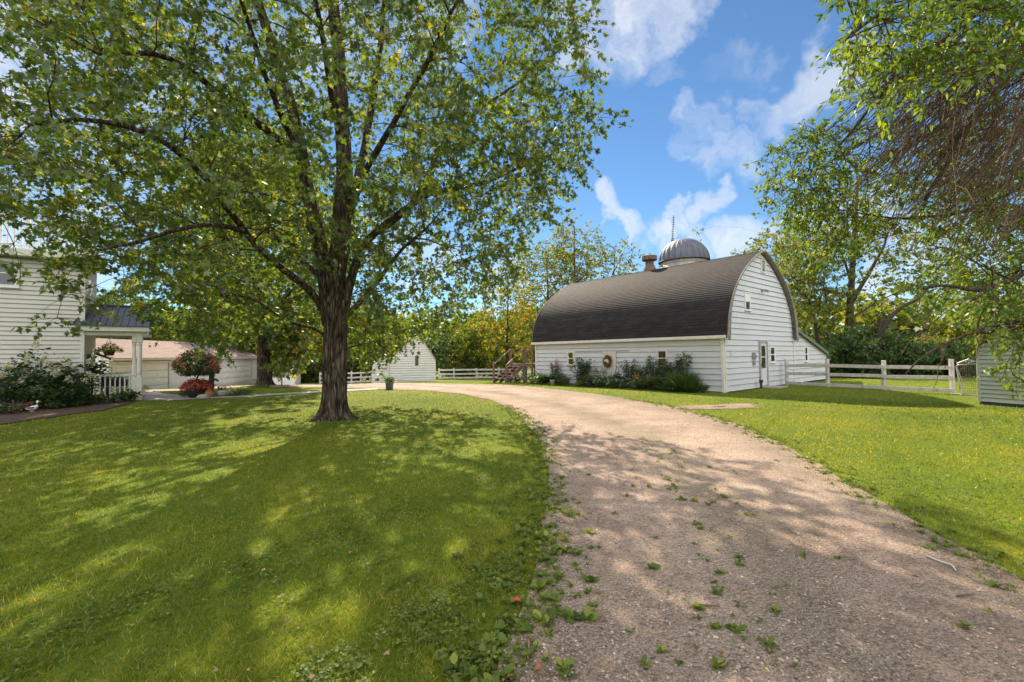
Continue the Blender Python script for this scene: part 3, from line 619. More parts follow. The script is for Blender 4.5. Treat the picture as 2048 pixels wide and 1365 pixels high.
sa, za = gp(717, 1030); sb_, zb = gp(736, 922); window(barn, BP((sa+sb_)/2,-.012,(za+zb)/2), Sv, -Tv, sb_-sa, zb-za, M['white_siding'], M['glass'], .05)
# ventilator on the ridge
d = ray(1299, 540); 
tq = ((CAM+0*d)[0]); best = min(np.linspace(0, BL, 400), key=lambda t: abs(proj(BP(SR,t,ZR))[0]-1299.5)); vb = BP(SR, best, ZR)
m = MB(); m._lathe(vb-Z*.05, [(0,.40),(.16,.36),(.42,.24),(.62,.22),(.64,.30),(.66,.40),(.70,.42),(.90,.41),(.92,.34),(1.0,.12),(1.06,.05)], 14); m.build('ridge_ventilator', M['rust'], barn)
# ------------------------------------------------------------------ exterior stair at the far end of the barn
def deck(root, mb, a, b): mb.bar(a, b, .14, .04)
st = thing('outdoor_stairs', gz(BP(-.5,BL+1.2,0)), 'reddish brown wooden stairs with landing and handrails at the far end of the white barn', 'stairs')
zL = 1.02; tA, tB = BL+.25, BL+2.35
tC = tB-1.25
m = MB(); nb = 8
for i in range(nb): m.box(BP(.05+1.25*(i+.5)/nb, (tA+tB)/2, zL), (tB-tA, 1.25/nb-.012, .035), Tv, Sv, Z, .004)
m.box(BP(.03,(tA+tB)/2,zL-.10), (tB-tA,.04,.16), Tv, None, Z, .004); m.box(BP(1.32,(tA+tB)/2,zL-.10), (tB-tA,.04,.16), Tv, None, Z, .004)
m.box(BP(.66,tB,zL-.10), (1.25,.04,.16), Sv, None, Z, .004); m.build('landing', M['deck_wood'], st)
ns = 5; run = 1.35
for i in range(ns):
    m = MB(); zt = zL*(i+1)/(ns+1); sx = -run*(1-(i+.5)/ns); m.box(BP(sx+.02,(tC+tB)/2-.0,zt), (1.15,run/ns+.02,.04), Tv, Sv, Z, .005); m.build('tread', M['deck_wood'], st)
for t in (tC+.08, (tC+tB)/2, tB-.08):
    m = MB(); m.bar(BP(-run-.03,t,-.02), BP(.0,t,zL-.12), .045, .24); m.build('stringer', M['deck_wood'], st)
for (s, t, z0, z1) in ((-run,tC+.0,-.1,1.02),(-run,tB,-.1,1.2),(0.,tC,-.1,2.02),(0.,tB,-.1,1.98),(0.,tA+.1,-.1,2.35),(1.3,tC,-.1,3.0),(1.3,tB,-.1,2.0),(1.3,tA+.1,-.1,2.9)):
    g0 = float(T(*BP(s,t,0)[:2])); m = MB(); m.box(BP(s,t,(z0+g0+z1)/2), (.10,.10,z1-z0-g0), Sv, None, Z, .006); m.build('post', M['deck_wood'], st)
for (a, b) in ((BP(-run,tC,1.0),BP(0,tC,1.95)), (BP(-run,tB,1.0),BP(0,tB,1.95)), (BP(0,tB,1.92),BP(1.3,tB,1.92)), (BP(0,tC,1.95),BP(0,tA+.1,1.95)), (BP(1.3,tC,2.0),BP(3.6,tC,3.9)), (BP(1.3,tC,1.3),BP(3.6,tC,3.2)), (BP(1.3,tA+.1,2.0),BP(3.6,tA+.1,3.9))):
    m = MB(); m.bar(a, b, .09, .04); m.build('handrail', M['deck_wood'], st)
for i in range(8):
    m = MB(); m.box(BP(1.42+i*.28,(tA+tC)/2,zL+.2*(i+1)), (tC-tA,.27,.04), Tv, Sv, Z, .004); m.build('tread', M['deck_wood'], st)
for t in (tA+.08, tC-.05):
    m = MB(); m.bar(BP(1.3,t,zL-.05), BP(3.7,t,zL+1.65), .045, .24); m.build('stringer', M['deck_wood'], st)
for i in range(9):
    m = MB(); s = 1.45+i*.22; zb_ = 1.3+(s-1.3)*.826; m.box(BP(s,tC,zb_+.33), (.035,.035,.66), Sv, None, Z); m.build('baluster', M['deck_wood'], st)
# ------------------------------------------------------------------ silo and antenna
YS = 43.; c = at(1371.5, 700, YS); c = gz(c); rs = 45.5/F*math.hypot(YS, c[0])*.955
silo = thing('silo', c, 'round grey farm silo with a ribbed metal dome rising behind the barn roof', 'silo')
zsp = at(1371.5, 524, YS)[2]; ztop = at(1371.5, 478, YS)[2]
m = MB(); m._lathe(np.array([c[0],c[1],0]), [(c[2]-.3,rs*.97),(zsp,rs*.97)], 40)
m.build('staves', M['silo_stave'], silo, True)
for k in range(9):
    m = MB(); zz_ = zsp-.35-k*.75; th = np.linspace(0, 2*math.pi, 41); m.tube([np.array([c[0]+math.cos(v)*(rs*.97+.012), c[1]+math.sin(v)*(rs*.97+.012), zz_]) for v in th], .014, 4, False); m.build('hoop', M['galv'], silo)
m = MB(); hD = ztop-zsp; nseg = 28; nv = 12; V = []; Fs = []
NR = nseg*4
for i in range(nv+1):
    ph = math.pi/2*i/nv; 
    for j in range(NR):
        rib = .07 if j % 4 == 0 else 0.; r = (rs*1.02+rib*math.cos(ph))*math.cos(ph)*1.0+.001; th = 2*math.pi*j/NR
        V.append((c[0]+r*math.cos(th), c[1]+r*math.sin(th), zsp+hD*math.sin(ph)))
Fs = [(i*NR+j, i*NR+(j+1)%NR, (i+1)*NR+(j+1)%NR, (i+1)*NR+j) for i in range(nv) for j in range(NR)]
m.add(V, Fs); m.build('dome', M['galv'], silo)
m = MB(); m.tube([np.array([c[0]+math.cos(v)*(rs*1.04), c[1]+math.sin(v)*(rs*1.04), zsp]) for v in np.linspace(0,2*math.pi,41)], .05, 6, False); m.build('rim', M['galv'], silo)
m = MB(); q = at(1323, 534, YS-1.); m.tube([q+np.array([.28*math.cos(v), .2*math.sin(v), .0]) for v in np.linspace(0,2*math.pi,15)], .025, 5, False); m.tube([q+np.array([.28,0,0]), at(1332,536,YS)], .025, 5); m.build('hoop_bracket', M['galv'], silo)
YA = 47.; b_ = gz(at(1330, 700, YA)); tp = at(1347.5, 431, YA); bt = b_
an = thing('antenna_mast', bt, 'thin leaning lattice antenna mast behind the left edge of the silo dome', 'antenna')
m = MB()
offs = [np.array([.13*math.cos(v), .13*math.sin(v), 0]) for v in (0.3, 2.4, 4.5)]
for o_ in offs: m.tube([bt+o_, bt+(tp-bt)*.86+o_*.9], .022, 5)
for i in range(60):
    f0, f1 = i/60*.86, (i+1)/60*.86; m.tube([bt+(tp-bt)*f0+offs[i%3]*.95, bt+(tp-bt)*f1+offs[(i+1)%3]*.95], .012, 4)
m.build('lattice', M['black_metal'], an)
m = MB(); m.tube([bt+(tp-bt)*.8, tp], .035, 5)
for i in range(14):
    q = bt+(tp-bt)*(.80+.2*i/14); m.tube([q-np.array([.16,0,0]), q+np.array([.16,0,0])], .022, 4)
m.build('aerial', M['black_metal'], an)

# ------------------------------------------------------------------ GARAGE
g0, g1 = G(340, 777), G(505, 768); gu = g1-g0; gu[2] = 0; gu = nrm(gu); gn = np.array([gu[1], -gu[0], 0]); gzb = (g0[2]+g1[2])/2-.02
def gline(px):
    d = ray(px, 716); a = np.array([gu[:2], -d[:2]]).T; k = np.linalg.solve(a, CAM[:2]-g0[:2]); return float(k[0])
def GP(k, o, z): return g0*np.array([1,1,0]) + gu*k + gn*o + Z*(gzb+z)
kA, kB = gline(232), gline(338); kC, kD = gline(430), gline(503); kL, kR = kA-.55, gline(513)+.12
EV = 2.42; garage = thing('garage', GP((kL+kR)/2, 0, 0), 'long low white garage with two panelled doors and a pinkish shingle roof', 'garage')
m = MB(); u_, n_ = gu, gn
for (a, b) in ((kL, kA-.16), (kB+.16, kC-.16), (kD+.16, kR)):
    siding(m, GP(0,0,0), u_, n_, gzb+.25, gzb+EV, .17, lambda z, a=a, b=b: (a, b), .035, False, .035)
for a_, b_ in (((kL,0),(kL,-6.5)), ((kL,-6.5),(kR,-6.5)), ((kR,-6.5),(kR,0)), ((kR,-.10),(kL,-.10))):
    p, q = GP(*a_, -.4), GP(*b_, -.4); m.add([p, q, q+Z*(EV+.4), p+Z*(EV+.4)], [(0,1,2,3)])
for k in (kL, kR): m.add([GP(k,0,EV), GP(k,-6.5,EV), GP(k,-3.25,EV+1.20)], [(0,1,2)])
m.build('wall', M['white_siding'], garage)
m = MB(); m.box(GP((kB+kC)/2,-.0,.07), (kC-kB-.34,.05,.34), u_, n_, Z); m.build('foundation_strip', M['grey_trim'], garage)
for ka, kb in ((kA,kB),(kC,kD)):
    d_ = MB(); w = kb-ka; 
    for i in range(4):
        z = .02+2.1*(i+.5)/4; d_.box(GP((ka+kb)/2,-.06,z), (w,.04,2.1/4-.05), u_, n_, Z, .004)
        for j in range(4): d_.box(GP(ka+w*(j+.5)/4,-.035,z), (w/4-.16,.03,.26), u_, n_, Z, .004)
    dd = d_.build('garage_door', M['door_cream'], garage)
    hh = MB(); hh.box(GP((ka+kb)/2,-.01,.62), (.10,.03,.03), u_, n_, Z, .005); hh.build('handle', M['black_metal'], dd)
    t_ = MB()
    for k in (ka-.085, kb+.085): t_.box(GP(k,.02,1.09), (.15,.07,2.3), u_, n_, Z, .006)
    t_.box(GP((ka+kb)/2,.05,2.18), (w-.02,.13,.12), u_, n_, Z, .006); t_.build('door_frame', M['trim'], garage)
m = MB(); m.box(GP((kL+kR)/2,.36,EV-.0), (kR-kL+.5,.03,.17), u_, n_, Z, .006); m.box(GP((kL+kR)/2,.19,EV-.07), (kR-kL+.4,.34,.02), u_, n_, Z); m.build('fascia', M['trim'], garage)
m = MB(); rr_ = 3.7; uv = []; V = []; Fs = []
sl_ = 1.36/3.65; ncz = 26; e0 = np.array([.42, EV+.06])
for i in range(ncz):
    for side in (1, -1):
        f0, f1 = i/ncz, (i+1)/ncz; P0 = lambda f: (.42-f*3.67 if side == 1 else -6.92+f*3.67, EV+.06+f*3.67*sl_*1.0)
        (o0, z0), (o1, z1) = P0(f0), P0(f1); k = len(V)
        V += [GP(kL-.25,o0,z0+.014), GP(kR+.25,o0,z0+.014), GP(kR+.25,o1,z1), GP(kL-.25,o1,z1), GP(kL-.25,o0,z0-.0), GP(kR+.25,o0,z0-.0)]
        Fs += [(k,k+1,k+2,k+3),(k+4,k+5,k+1,k)]; uv += [(kL,f0*4.2),(kR,f0*4.2),(kR,f1*4.2),(kL,f1*4.2),(kL,f0*4.2),(kR,f0*4.2)]
m.add(V, Fs); m.uv = [np.array(uv)]; m.build('roof', M['garage_shingle'], garage)
# pale outbuilding behind the second maple
q0, q1 = at(519,763,40.7), at(589.5,763,41.5); q0, q1 = gz(q0), gz(q1); ou = nrm((q1-q0)*np.array([1,1,0])); on = np.array([ou[1],-ou[0],0]); wL = np.linalg.norm((q1-q0)[:2])
ob = thing('outbuilding', (q0+q1)/2, 'small pale outbuilding behind the second maple trunk, left of a bushy hedge', 'shed')
zb_ = min(q0[2],q1[2])
m = MB(); siding(m, q0, ou, on, zb_+.0, zb_+3.1, .23, lambda z: (0, wL)); 
P = [q0*[1,1,0]-on*.05, q1*[1,1,0]-on*.05, q1*[1,1,0]-on*3, q0*[1,1,0]-on*3]
for a, b in zip(P, P[1:]+P[:1]): m.add([a+Z*(zb_-.4), b+Z*(zb_-.4), b+Z*(zb_+3.1), a+Z*(zb_+3.1)], [(0,1,2,3)])
m.build('wall', M['white_siding'], ob)
m = MB(); cc = (P[0]+P[2])/2; m.box(cc+Z*(zb_+3.16), (wL+.4, 3.5, .08), ou, None, Z, .01); m.build('roof', M['grey_trim'], ob)
c = gz(at(563.5, 763.5, 36)); lp = thing('yard_post', c, 'thin dark post beside the second maple, in front of the pale outbuilding', 'post')
m = MB(); m.tube([c-Z*.2, c+Z*1.05], .045, 8); m.build('post', M['black_metal'], lp); m = MB(); m.box(c+Z*1.08, (.16,.16,.07), bev=.01); m.build('cap', M['black_metal'], lp)
# ------------------------------------------------------------------ small white shed with steep gable
YSH = 38.; a0 = gz(at(779, 757, YSH)); a1 = gz(at(871.5, 756, YSH+1.0)); su = nrm((a1-a0)*np.array([1,1,0])); sn = np.array([su[1],-su[0],0]); wS = np.linalg.norm((a1-a0)[:2]); zs0 = min(a0[2],a1[2])-.02
shed = thing('small_barn', (a0+a1)/2, 'small white clapboard shed with a steep gable in front of the far rail fence', 'shed')
ze, zr = zs0+1.95, at(836, 664, YSH)[2]; sr = wS*.62
ext = lambda z: (0, wS) if z <= ze else (sr*(z-ze)/(zr-ze), wS-(wS-sr)*(z-ze)/(zr-ze))
m = MB(); siding(m, a0, su, sn, zs0, zr-.02, .20, ext, .05, False, .045)
A0, A1 = a0*[1,1,0], a1*[1,1,0]
for p, q in ((A0, A0-sn*4.5), (A0-sn*4.5, A1-sn*4.5), (A1-sn*4.5, A1)): m.add([p+Z*(zs0-.4), q+Z*(zs0-.4), q+Z*ze, p+Z*ze], [(0,1,2,3)])
m.add([A0-sn*4.5+Z*ze, A1-sn*4.5+Z*ze, A0+su*sr-sn*4.5+Z*zr], [(0,1,2)])
m.build('wall', M['white_siding'], shed)
m = MB()
for p in (A0, A1):
    e_ = p+Z*ze; r_ = A0+su*sr+Z*zr; d_ = nrm(e_-r_); e_ = e_+d_*.18
    for off in (0,):
        V = [r_+sn*.15, e_+sn*.15, e_-sn*4.6, r_-sn*4.6]; V += [v+Z*.06 for v in V]; m.add(V, [(0,1,2,3),(7,6,5,4),(0,4,5,1),(1,5,6,2),(2,6,7,3),(3,7,4,0)])
m.build('roof', M['garage_shingle'], shed)
wc = A0+su*(wS*.585)+Z*(at(835,722,YSH)[2]); w_ = .28; h_ = .82
m = MB(); 
for i in range(3): m.box(wc+sn*.045+su*w_*((i+.5)/3-.5), (w_/3-.01,.03,h_), su, sn, Z, .004)
m.build('shutter', M['rust'], shed)
m = MB(); m.box(A0+su*.62+sn*.03+Z*(zs0+.45), (.98,.035,.42), su, sn, Z, .006); m.build('hatch', M['white_siding'], shed)
m = MB()    # lower wing on its left
b0 = gz(at(746, 758, YSH)); wl = np.linalg.norm((A0-b0*[1,1,0])[:2])
siding(m, A0-su*wl, su, sn, zs0, zs0+2.3, .20, lambda z: (max(0,(z-zs0-1.5)*.8), wl-.03), .04, False, .045)
for p, q in ((A0-su*wl, A0-su*wl-sn*3), (A0-su*wl-sn*3, A0-sn*3)): m.add([p+Z*(zs0-.4), q+Z*(zs0-.4), q+Z*(zs0+1.5), p+Z*(zs0+1.5)], [(0,1,2,3)])
m.build('wing_wall', M['white_siding'], shed)
m = MB(); V = [A0-su*(wl+.12)+sn*.1+Z*(zs0+1.42), A0-su*.0+sn*.1+Z*(zs0+2.9), A0-sn*3.1+Z*(zs0+2.9), A0-su*(wl+.12)-sn*3.1+Z*(zs0+1.42)]; V += [v+Z*.06 for v in V]
m.add(V, [(0,1,2,3),(7,6,5,4),(0,4,5,1),(1,5,6,2),(2,6,7,3),(3,7,4,0)]); m.build('wing_roof', M['garage_shingle'], shed)
m = MB(); m.box(A0-su*.42+sn*.035+Z*(zs0+.78), (.66,.04,1.5), su, sn, Z, .006); m.build('door', M['white_paint'], shed)
m = MB(); m.tube([A0-su*.9+sn*.3+Z*(zs0-.1), A0-su*.93+sn*.22+Z*(zs0+.45)], .02, 5); m.build('door_stop', M['pipe'], shed)
# ------------------------------------------------------------------ green-grey shed, right edge
c0 = G(1959, 809); ru = nrm(np.array([.22,-1.,0])); rn = np.array([ru[1], -ru[0], 0])*1.; rn = rn if rn @ (np.array([0,0,0])-c0) > 0 else -rn
rs_ = thing('coop', c0+ru*1.9-rn*1.2, 'pale green clapboard shed at the right edge beside the metal gate', 'shed')
zc, zp, LW_ = 1.72, 2.75, 3.8
m = MB(); ext = lambda z: (0, LW_) if z <= zc else (LW_/2*(z-zc)/(zp-zc), LW_-LW_/2*(z-zc)/(zp-zc))
siding(m, c0, ru, rn, c0[2]+.10, zp-.02, .125, ext, .03, False)
for p, q in ((c0, c0-rn*3), (c0-rn*3, c0-rn*3+ru*LW_), (c0-rn*3+ru*LW_, c0+ru*LW_)): m.add([p-Z*.3, q-Z*.3, q+Z*zc, p+Z*zc], [(0,1,2,3)])
m.build('wall', M['green_siding'], rs_)
m = MB(); m.box(c0+ru*LW_/2+Z*.03, (LW_-.02,.03,.22), ru, rn, Z); m.build('skirt', M['foundation'], rs_)
m = MB()
m.box(c0+rn*.012+ru*.02+Z*(zc/2+.05), (.07,.05,zc-.02), ru, rn, Z, .005); m.build('corner_board', M['green_siding'], rs_)
m = MB()
for sgn in (0, 1):
    e_ = c0+ru*(LW_*sgn)+Z*zc; r_ = c0+ru*LW_/2+Z*zp; e_ = e_+nrm(e_-r_)*.15; V = [r_+rn*.15, e_+rn*.15, e_-rn*3.1, r_-rn*3.1]; V += [v+Z*.06 for v in V]
    m.add(V, [(0,1,2,3),(7,6,5,4),(0,4,5,1),(1,5,6,2),(2,6,7,3),(3,7,4,0)])
m.build('roof', M['garage_shingle'], rs_)

# ------------------------------------------------------------------ fences
def fence(name, label, pts, h, rails, mat, group=None, pw=.12, rh=.14, ins=0.03):
    root = thing(name, gz(pts[0]), label, 'fence', group); P = [gz(p) for p in pts]
    for i, p in enumerate(P):
        m = MB(); hh = h*(1+.03*math.sin(i*2.7)); tl = np.array([.012*math.sin(i*3.1), .012*math.cos(i*1.9), 1])
        m.box(p+Z*(hh/2-.1), (pw,pw,hh+.2), (1,0,0), None, nrm(tl), .012); m.build('post', mat, root)
    for a, b in zip(P[:-1], P[1:]):
        fr = nrm((CAM-(a+b)/2)*np.array([1,1,0]))
        for j, r in enumerate(rails):
            m = MB(); k1, k2 = .015*math.sin(a[0]*7+j), .015*math.sin(b[0]*5+j*2); d = nrm((b-a))*.04
            m.bar(a-d+Z*(r+k1)+fr*(pw/2+ins), b+d+Z*(r+k2)+fr*(pw/2+ins), .035, rh, bev=.006); m.build('rail', mat, root)
    return root
pf = [G(1574,771.0), G(1656,775.2), G(1769,781.8), G(1905,787.8)]
fence('rail_fence', 'weathered three-rail fence from the barn lean-to to the metal gate', pf, 1.24, (.96,.58,.13), M['grey_wood'], 'rail fences around the yard')
YF = 45.
far_pts = [gz(at(x,756,YF)) for x in (878,908,953,998,1043)] + [gz(at(1090,756,44)), gz(at(1140,756,43))]
fence('rail_fence', 'white three-rail fence between the small white shed and the wooden stairs', far_pts, 1.12, (.95,.55,.18), M['fence_white'], 'rail fences around the yard', .14, .16)
fence('rail_fence', 'short run of white three-rail fence between the big maple trunk and the small shed', [gz(at(x,758,y)) for x, y in ((640,43),(662,42.5),(684,42),(703,41.5),(722,41),(744,40.5))], 1.12, (.95,.55,.18), M['fence_white'], 'rail fences around the yard', .12, .14)
# gate
ga = G(1915, 790); gb = G(1956, 793); g_u = nrm((gb-ga)*np.array([1,1,0])); gl = np.linalg.norm((gb-ga)[:2]); ga = ga*[1,1,0]+Z*.03
gate = thing('metal_gate', ga, 'old tubular metal gate with wire mesh and scrollwork on top', 'gate')
m = MB(); R_ = .10
pts = [ga+g_u*.13+Z*.02, ga+g_u*.0+Z*.95] + [ga+g_u*(R_-R_*math.cos(v))+Z*(.95+R_*math.sin(v)) for v in np.linspace(.2,1.57,5)] + [ga+g_u*gl+Z*1.09, ga+g_u*(gl+.02)+Z*.03]
m.tube(pts, .024, 8); m.tube([pts[0], ga+g_u*gl+Z*.05], .02, 8); m.build('frame', M['pipe'], gate)
m = MB()
for i in range(1, 10): m.tube([ga+g_u*gl*i/10+Z*.05, ga+g_u*gl*i/10+Z*1.05], .004, 4)
for i in range(1, 12): m.tube([ga+g_u*.06+Z*(.05+i*.085), ga+g_u*gl+Z*(.05+i*.085)], .004, 4)
m.build('wire_mesh', M['wire'], gate)
m = MB(); cx = gl*.62
for sgn in (-1, 1):
    sp = [ga+g_u*(cx+sgn*(.04+.11*v/6.))+Z*(1.13+.07*math.sin(v*1.9)*(1-.1*v)+ .05) for v in np.linspace(0,6,26)]; m.tube(sp, .012, 5)
    m.tube([ga+g_u*(cx+sgn*.36)+Z*1.10, ga+g_u*(cx+sgn*.2)+Z*1.17, ga+g_u*cx+Z*1.26], .012, 5)
m.tube([ga+g_u*cx+Z*1.09, ga+g_u*cx+Z*1.32], .012, 5); m.build('scrollwork', M['pipe'], gate)
m = MB(); m.tube([ga+g_u*.05+Z*.85, ga+g_u*.28+Z*.03], .012, 6); m.build('brace', M['pipe'], gate)
m = MB(); q = (ga+gb*[1,1,0])/2; m.box([q[0]+.25, q[1]-.1, .0], (1.3,.5,.06), g_u, None, Z, .01); o = m.build('gate_slab', M['concrete']); tag(o, 'flat pale concrete slab on the grass under the metal gate', 'slab')
q = (BP(sm_,-.45,.02)); m = MB(); m.box(q, (1.1,.75,.09), Sv, None, Z, .015); o = m.build('door_step', M['concrete']); tag(o, 'low concrete step below the white barn door', 'step')

# ------------------------------------------------------------------ HOUSE with roof deck and porch
PP = G(283, 801); hu = hdir(2300); hn = np.array([hu[1], -hu[0], 0])     # hn faces the camera
def hk(px):
    d = ray(px, 716); a = np.array([hu[:2], -d[:2]]).T; return float(np.linalg.solve(a, CAM[:2]-PP[:2])[0])
def HP(k, o, z): return PP*np.array([1,1,0]) + hu*k + hn*o + Z*z
def hz(px, py):   # height on the house front plane
    d = ray(px, py); k = ((HP(0,0,0)-CAM)@hn)/(d@hn); return float((CAM+d*k)[2])
kc = hk(167); kl = -12.; HD = 2.4
zsb = hz(100, 752); zdk = hz(100, 505)
print('house', kc, zsb, zdk, hk(0))
house = thing('house', HP((kc+kl)/2, -HD/2, 0), 'cream clapboard house corner with a railed deck on its flat roof', 'house')
m = MB(); siding(m, HP(0,0,0), hu, hn, zsb, zdk-.35, .155, lambda z: (kl, kc-.06), .03, False)
for a_, b_ in (((kl,-.05),(kc,-.05)), ((kc,-.05),(kc,-HD)), ((kc,-HD),(kl,-HD))):
    p, q = HP(*a_, zsb), HP(*b_, zsb); m.add([p, q, q+Z*(zdk-.3-zsb), p+Z*(zdk-.3-zsb)], [(0,1,2,3)])
m.build('wall', M['cream_siding'], house)
m = MB(); m.box(HP((kl+kc)/2,-HD/2,zsb/2-.15), (kc-kl-.08,HD-.08,zsb+.28), hu, hn, Z); m.build('foundation', M['foundation'], house)
m = MB(); m.box(HP(kc-.03,.02,(zsb+zdk-.3)/2), (.11,.05,zdk-.3-zsb), hu, hn, Z, .006); m.build('corner_board', M['trim'], house)
m = MB(); m.box(HP((kl+kc)/2,-HD/2+.15,zdk-.14), (kc-kl+.5,HD+.5,.24), hu, hn, Z, .01); m.build('deck_fascia', M['trim'], house)
wz1, wz0 = hz(20, 524), hz(20, 570); wk = hk(33)
window(house, HP(wk-.55,0,(wz1+wz0)/2), hu, hn, 1.0, wz1-wz0, M['white_siding'], M['glass'], .09)
rail_ = thing('deck_railing', HP((kl+kc)/2, .2, zdk), 'white baluster railing around the deck on top of the cream house', 'railing')
zrt = zdk+1.12
m = MB(); m.box(HP((kl+kc)/2,.18,zrt), (kc-kl+.2,.09,.05), hu, hn, Z, .006); m.box(HP((kl+kc)/2,.18,zdk+.1), (kc-kl+.2,.05,.07), hu, hn, Z, .006)
m.box(HP(kc+.06,-HD/2+.1,zrt), (HD,.09,.05), hn, None, Z, .006); m.build('top_rail', M['white_paint'], rail_)
nb_ = 34
for i in range(nb_):
    m = MB(); k = kc-.02-i*.155; m.box(HP(k,.18,zdk+.56), (.045,.045,1.06) if i % 9 else (.10,.10,1.2), hu, hn, Z, .004); m.build('baluster', M['white_paint'], rail_)
for i in range(12):
    m = MB(); m.box(HP(kc+.06,.02-i*.17,zdk+.56), (.045,.045,1.06), hu, hn, Z, .004); m.build('baluster', M['white_paint'], rail_)
# porch
PW = -kc; porch = thing('porch', HP(-PW/2, -1, 0), 'white open porch with dark standing-seam roof, turned posts and baluster rail', 'porch')
zf = hz(282, 668); ze_ = hz(282, 655)
ko = hk(298.5); PD = 2.3
def pbox(name, mat, c, sz, bev=.006, root=porch): m = MB(); m.box(c, sz, hu, hn, Z, bev); return m.build(name, mat, root)
for k, o_ in ((-.08,-.08), (-.24,-.10), (-.42,-PD+.1)):
    m = MB(); w = .17 if k > -.1 else .14
    m.box(HP(k,o_,.42), (w,w,.92), hu, hn, Z, .008)
    c_ = HP(k,o_,.88); m._lathe(c_, [(0,w*.46),(.03,w*.5),(.06,w*.36),(.12,w*.44),(.2,w*.47),(1.0,w*.43),(1.2,w*.40),(1.24,w*.5),(1.28,w*.38),(1.32,w*.46)], 12)
    m.box(HP(k,o_,(2.2+zf)/2), (w,w,zf-2.2), hu, hn, Z, .008); m.build('post', M['trim'], porch)
pbox('beam', M['trim'], HP(-PW/2+.08,-.08,zf+.0), (PW+.2,.16,.16)); pbox('beam', M['trim'], HP(-PW/2+.08,-PD+.1,zf), (PW+.1,.14,.14)); pbox('beam', M['trim'], HP(-.08,-PD/2,zf), (.14,PD-.32,.14))
pbox('fascia', M['trim'], HP((kc-.25+ko)/2,.16,ze_-.09), (ko-kc+.25,.03,.17)); pbox('porch_ceiling', M['trim'], HP((kc+ko)/2,-PD/2+.07,ze_-.06), (ko-kc-.04,PD+.14,.03))
m = MB(); zt_ = hz(282, 618)+.10; nrib = 11; ka_, kb_ = kc-.28, ko+.02
V = [HP(ka_,.22,ze_), HP(kb_,.22,ze_), HP(kb_-.06,-.75,zt_), HP(ka_+.25,-.75,zt_)]; V += [v+Z*.03 for v in V]; m.add(V, [(3,2,1,0),(4,5,6,7),(0,1,5,4),(1,2,6,5),(2,3,7,6),(3,0,4,7)])
V = [HP(ka_+.25,-.78,zt_), HP(kb_-.06,-.78,zt_), HP(kb_,-PD-.2,ze_), HP(ka_,-PD-.2,ze_)]; V += [v+Z*.03 for v in V]; m.add(V, [(3,2,1,0),(4,5,6,7),(0,1,5,4),(1,2,6,5),(2,3,7,6),(3,0,4,7)])
pr = m.build('porch_roof', M['metal_roof'], porch)
m = MB()
for i in range(nrib):
    f_ = i/(nrib-1); m.bar(HP(ka_+.01+(kb_-ka_-.02)*f_,.225,ze_+.045), HP(ka_+.26+(kb_-.06-ka_-.27)*f_,-.75,zt_+.045), .02, .035)
m.build('seam', M['metal_roof'], pr)
m = MB(); m.bar(HP(ka_+.2,-.765,zt_+.05), HP(kb_,-.765,zt_+.05), .16, .04); m.build('ridge_cap', M['metal_roof'], pr)
rt_ = hz(270, 750)
pbox('rail', M['trim'], HP(-PW/2-.05,-.06,rt_), (PW-.2,.07,.08)); pbox('rail', M['trim'], HP(-PW/2-.05,-.06,.14), (PW-.2,.06,.07))
for i in range(9): pbox('baluster', M['trim'], HP(-.36-i*(PW-.4)/9,-.06,(rt_+.14)/2), (.045,.045,rt_-.2), .004)
pbox('rail', M['trim'], HP(-PW/2-.3,-PD+.1,rt_), (PW-.4,.06,.07)); pbox('rail', M['trim'], HP(-PW/2-.3,-PD+.1,.14), (PW-.4,.06,.07))
for i in range(6): pbox('baluster', M['trim'], HP(-.6-i*.2,-PD+.1,(rt_+.14)/2), (.045,.045,rt_-.2), .004)
pbox('floor', M['concrete'], HP(-PW/2-.1,-PD/2,.02), (PW+.1,PD,.12))
POLY['porch'] = np.array([HP(-PW-.1,0,0)[:2], HP(.1,0,0)[:2], HP(.1,-PD,0)[:2], HP(-PW-.1,-PD,0)[:2]])
POLY['house'] = np.array([HP(kl,0,0)[:2], HP(kc,0,0)[:2], HP(kc,-HD,0)[:2], HP(kl,-HD,0)[:2]])
POLY['barn'] = np.array([BP(0,0,0)[:2], BP(LW,0,0)[:2], BP(LW,BL,0)[:2], BP(0,BL,0)[:2]])
POLY['garage'] = np.array([GP(kL,0,0)[:2], GP(kR,0,0)[:2], GP(kR,-6.5,0)[:2], GP(kL,-6.5,0)[:2]])
POLY['bed'] = strip('flower_bed', G2([(-160,862),(0,850),(60,842),(130,832),(200,823),(262,808)]), np.array([HP(kl+2,-.05,0)[:2], HP(kc-2.5,-.05,0)[:2], HP(kc,-.05,0)[:2], HP(-.1,-.05,0)[:2]]), M['mulch'], .02, 90, 6, .12, 2)

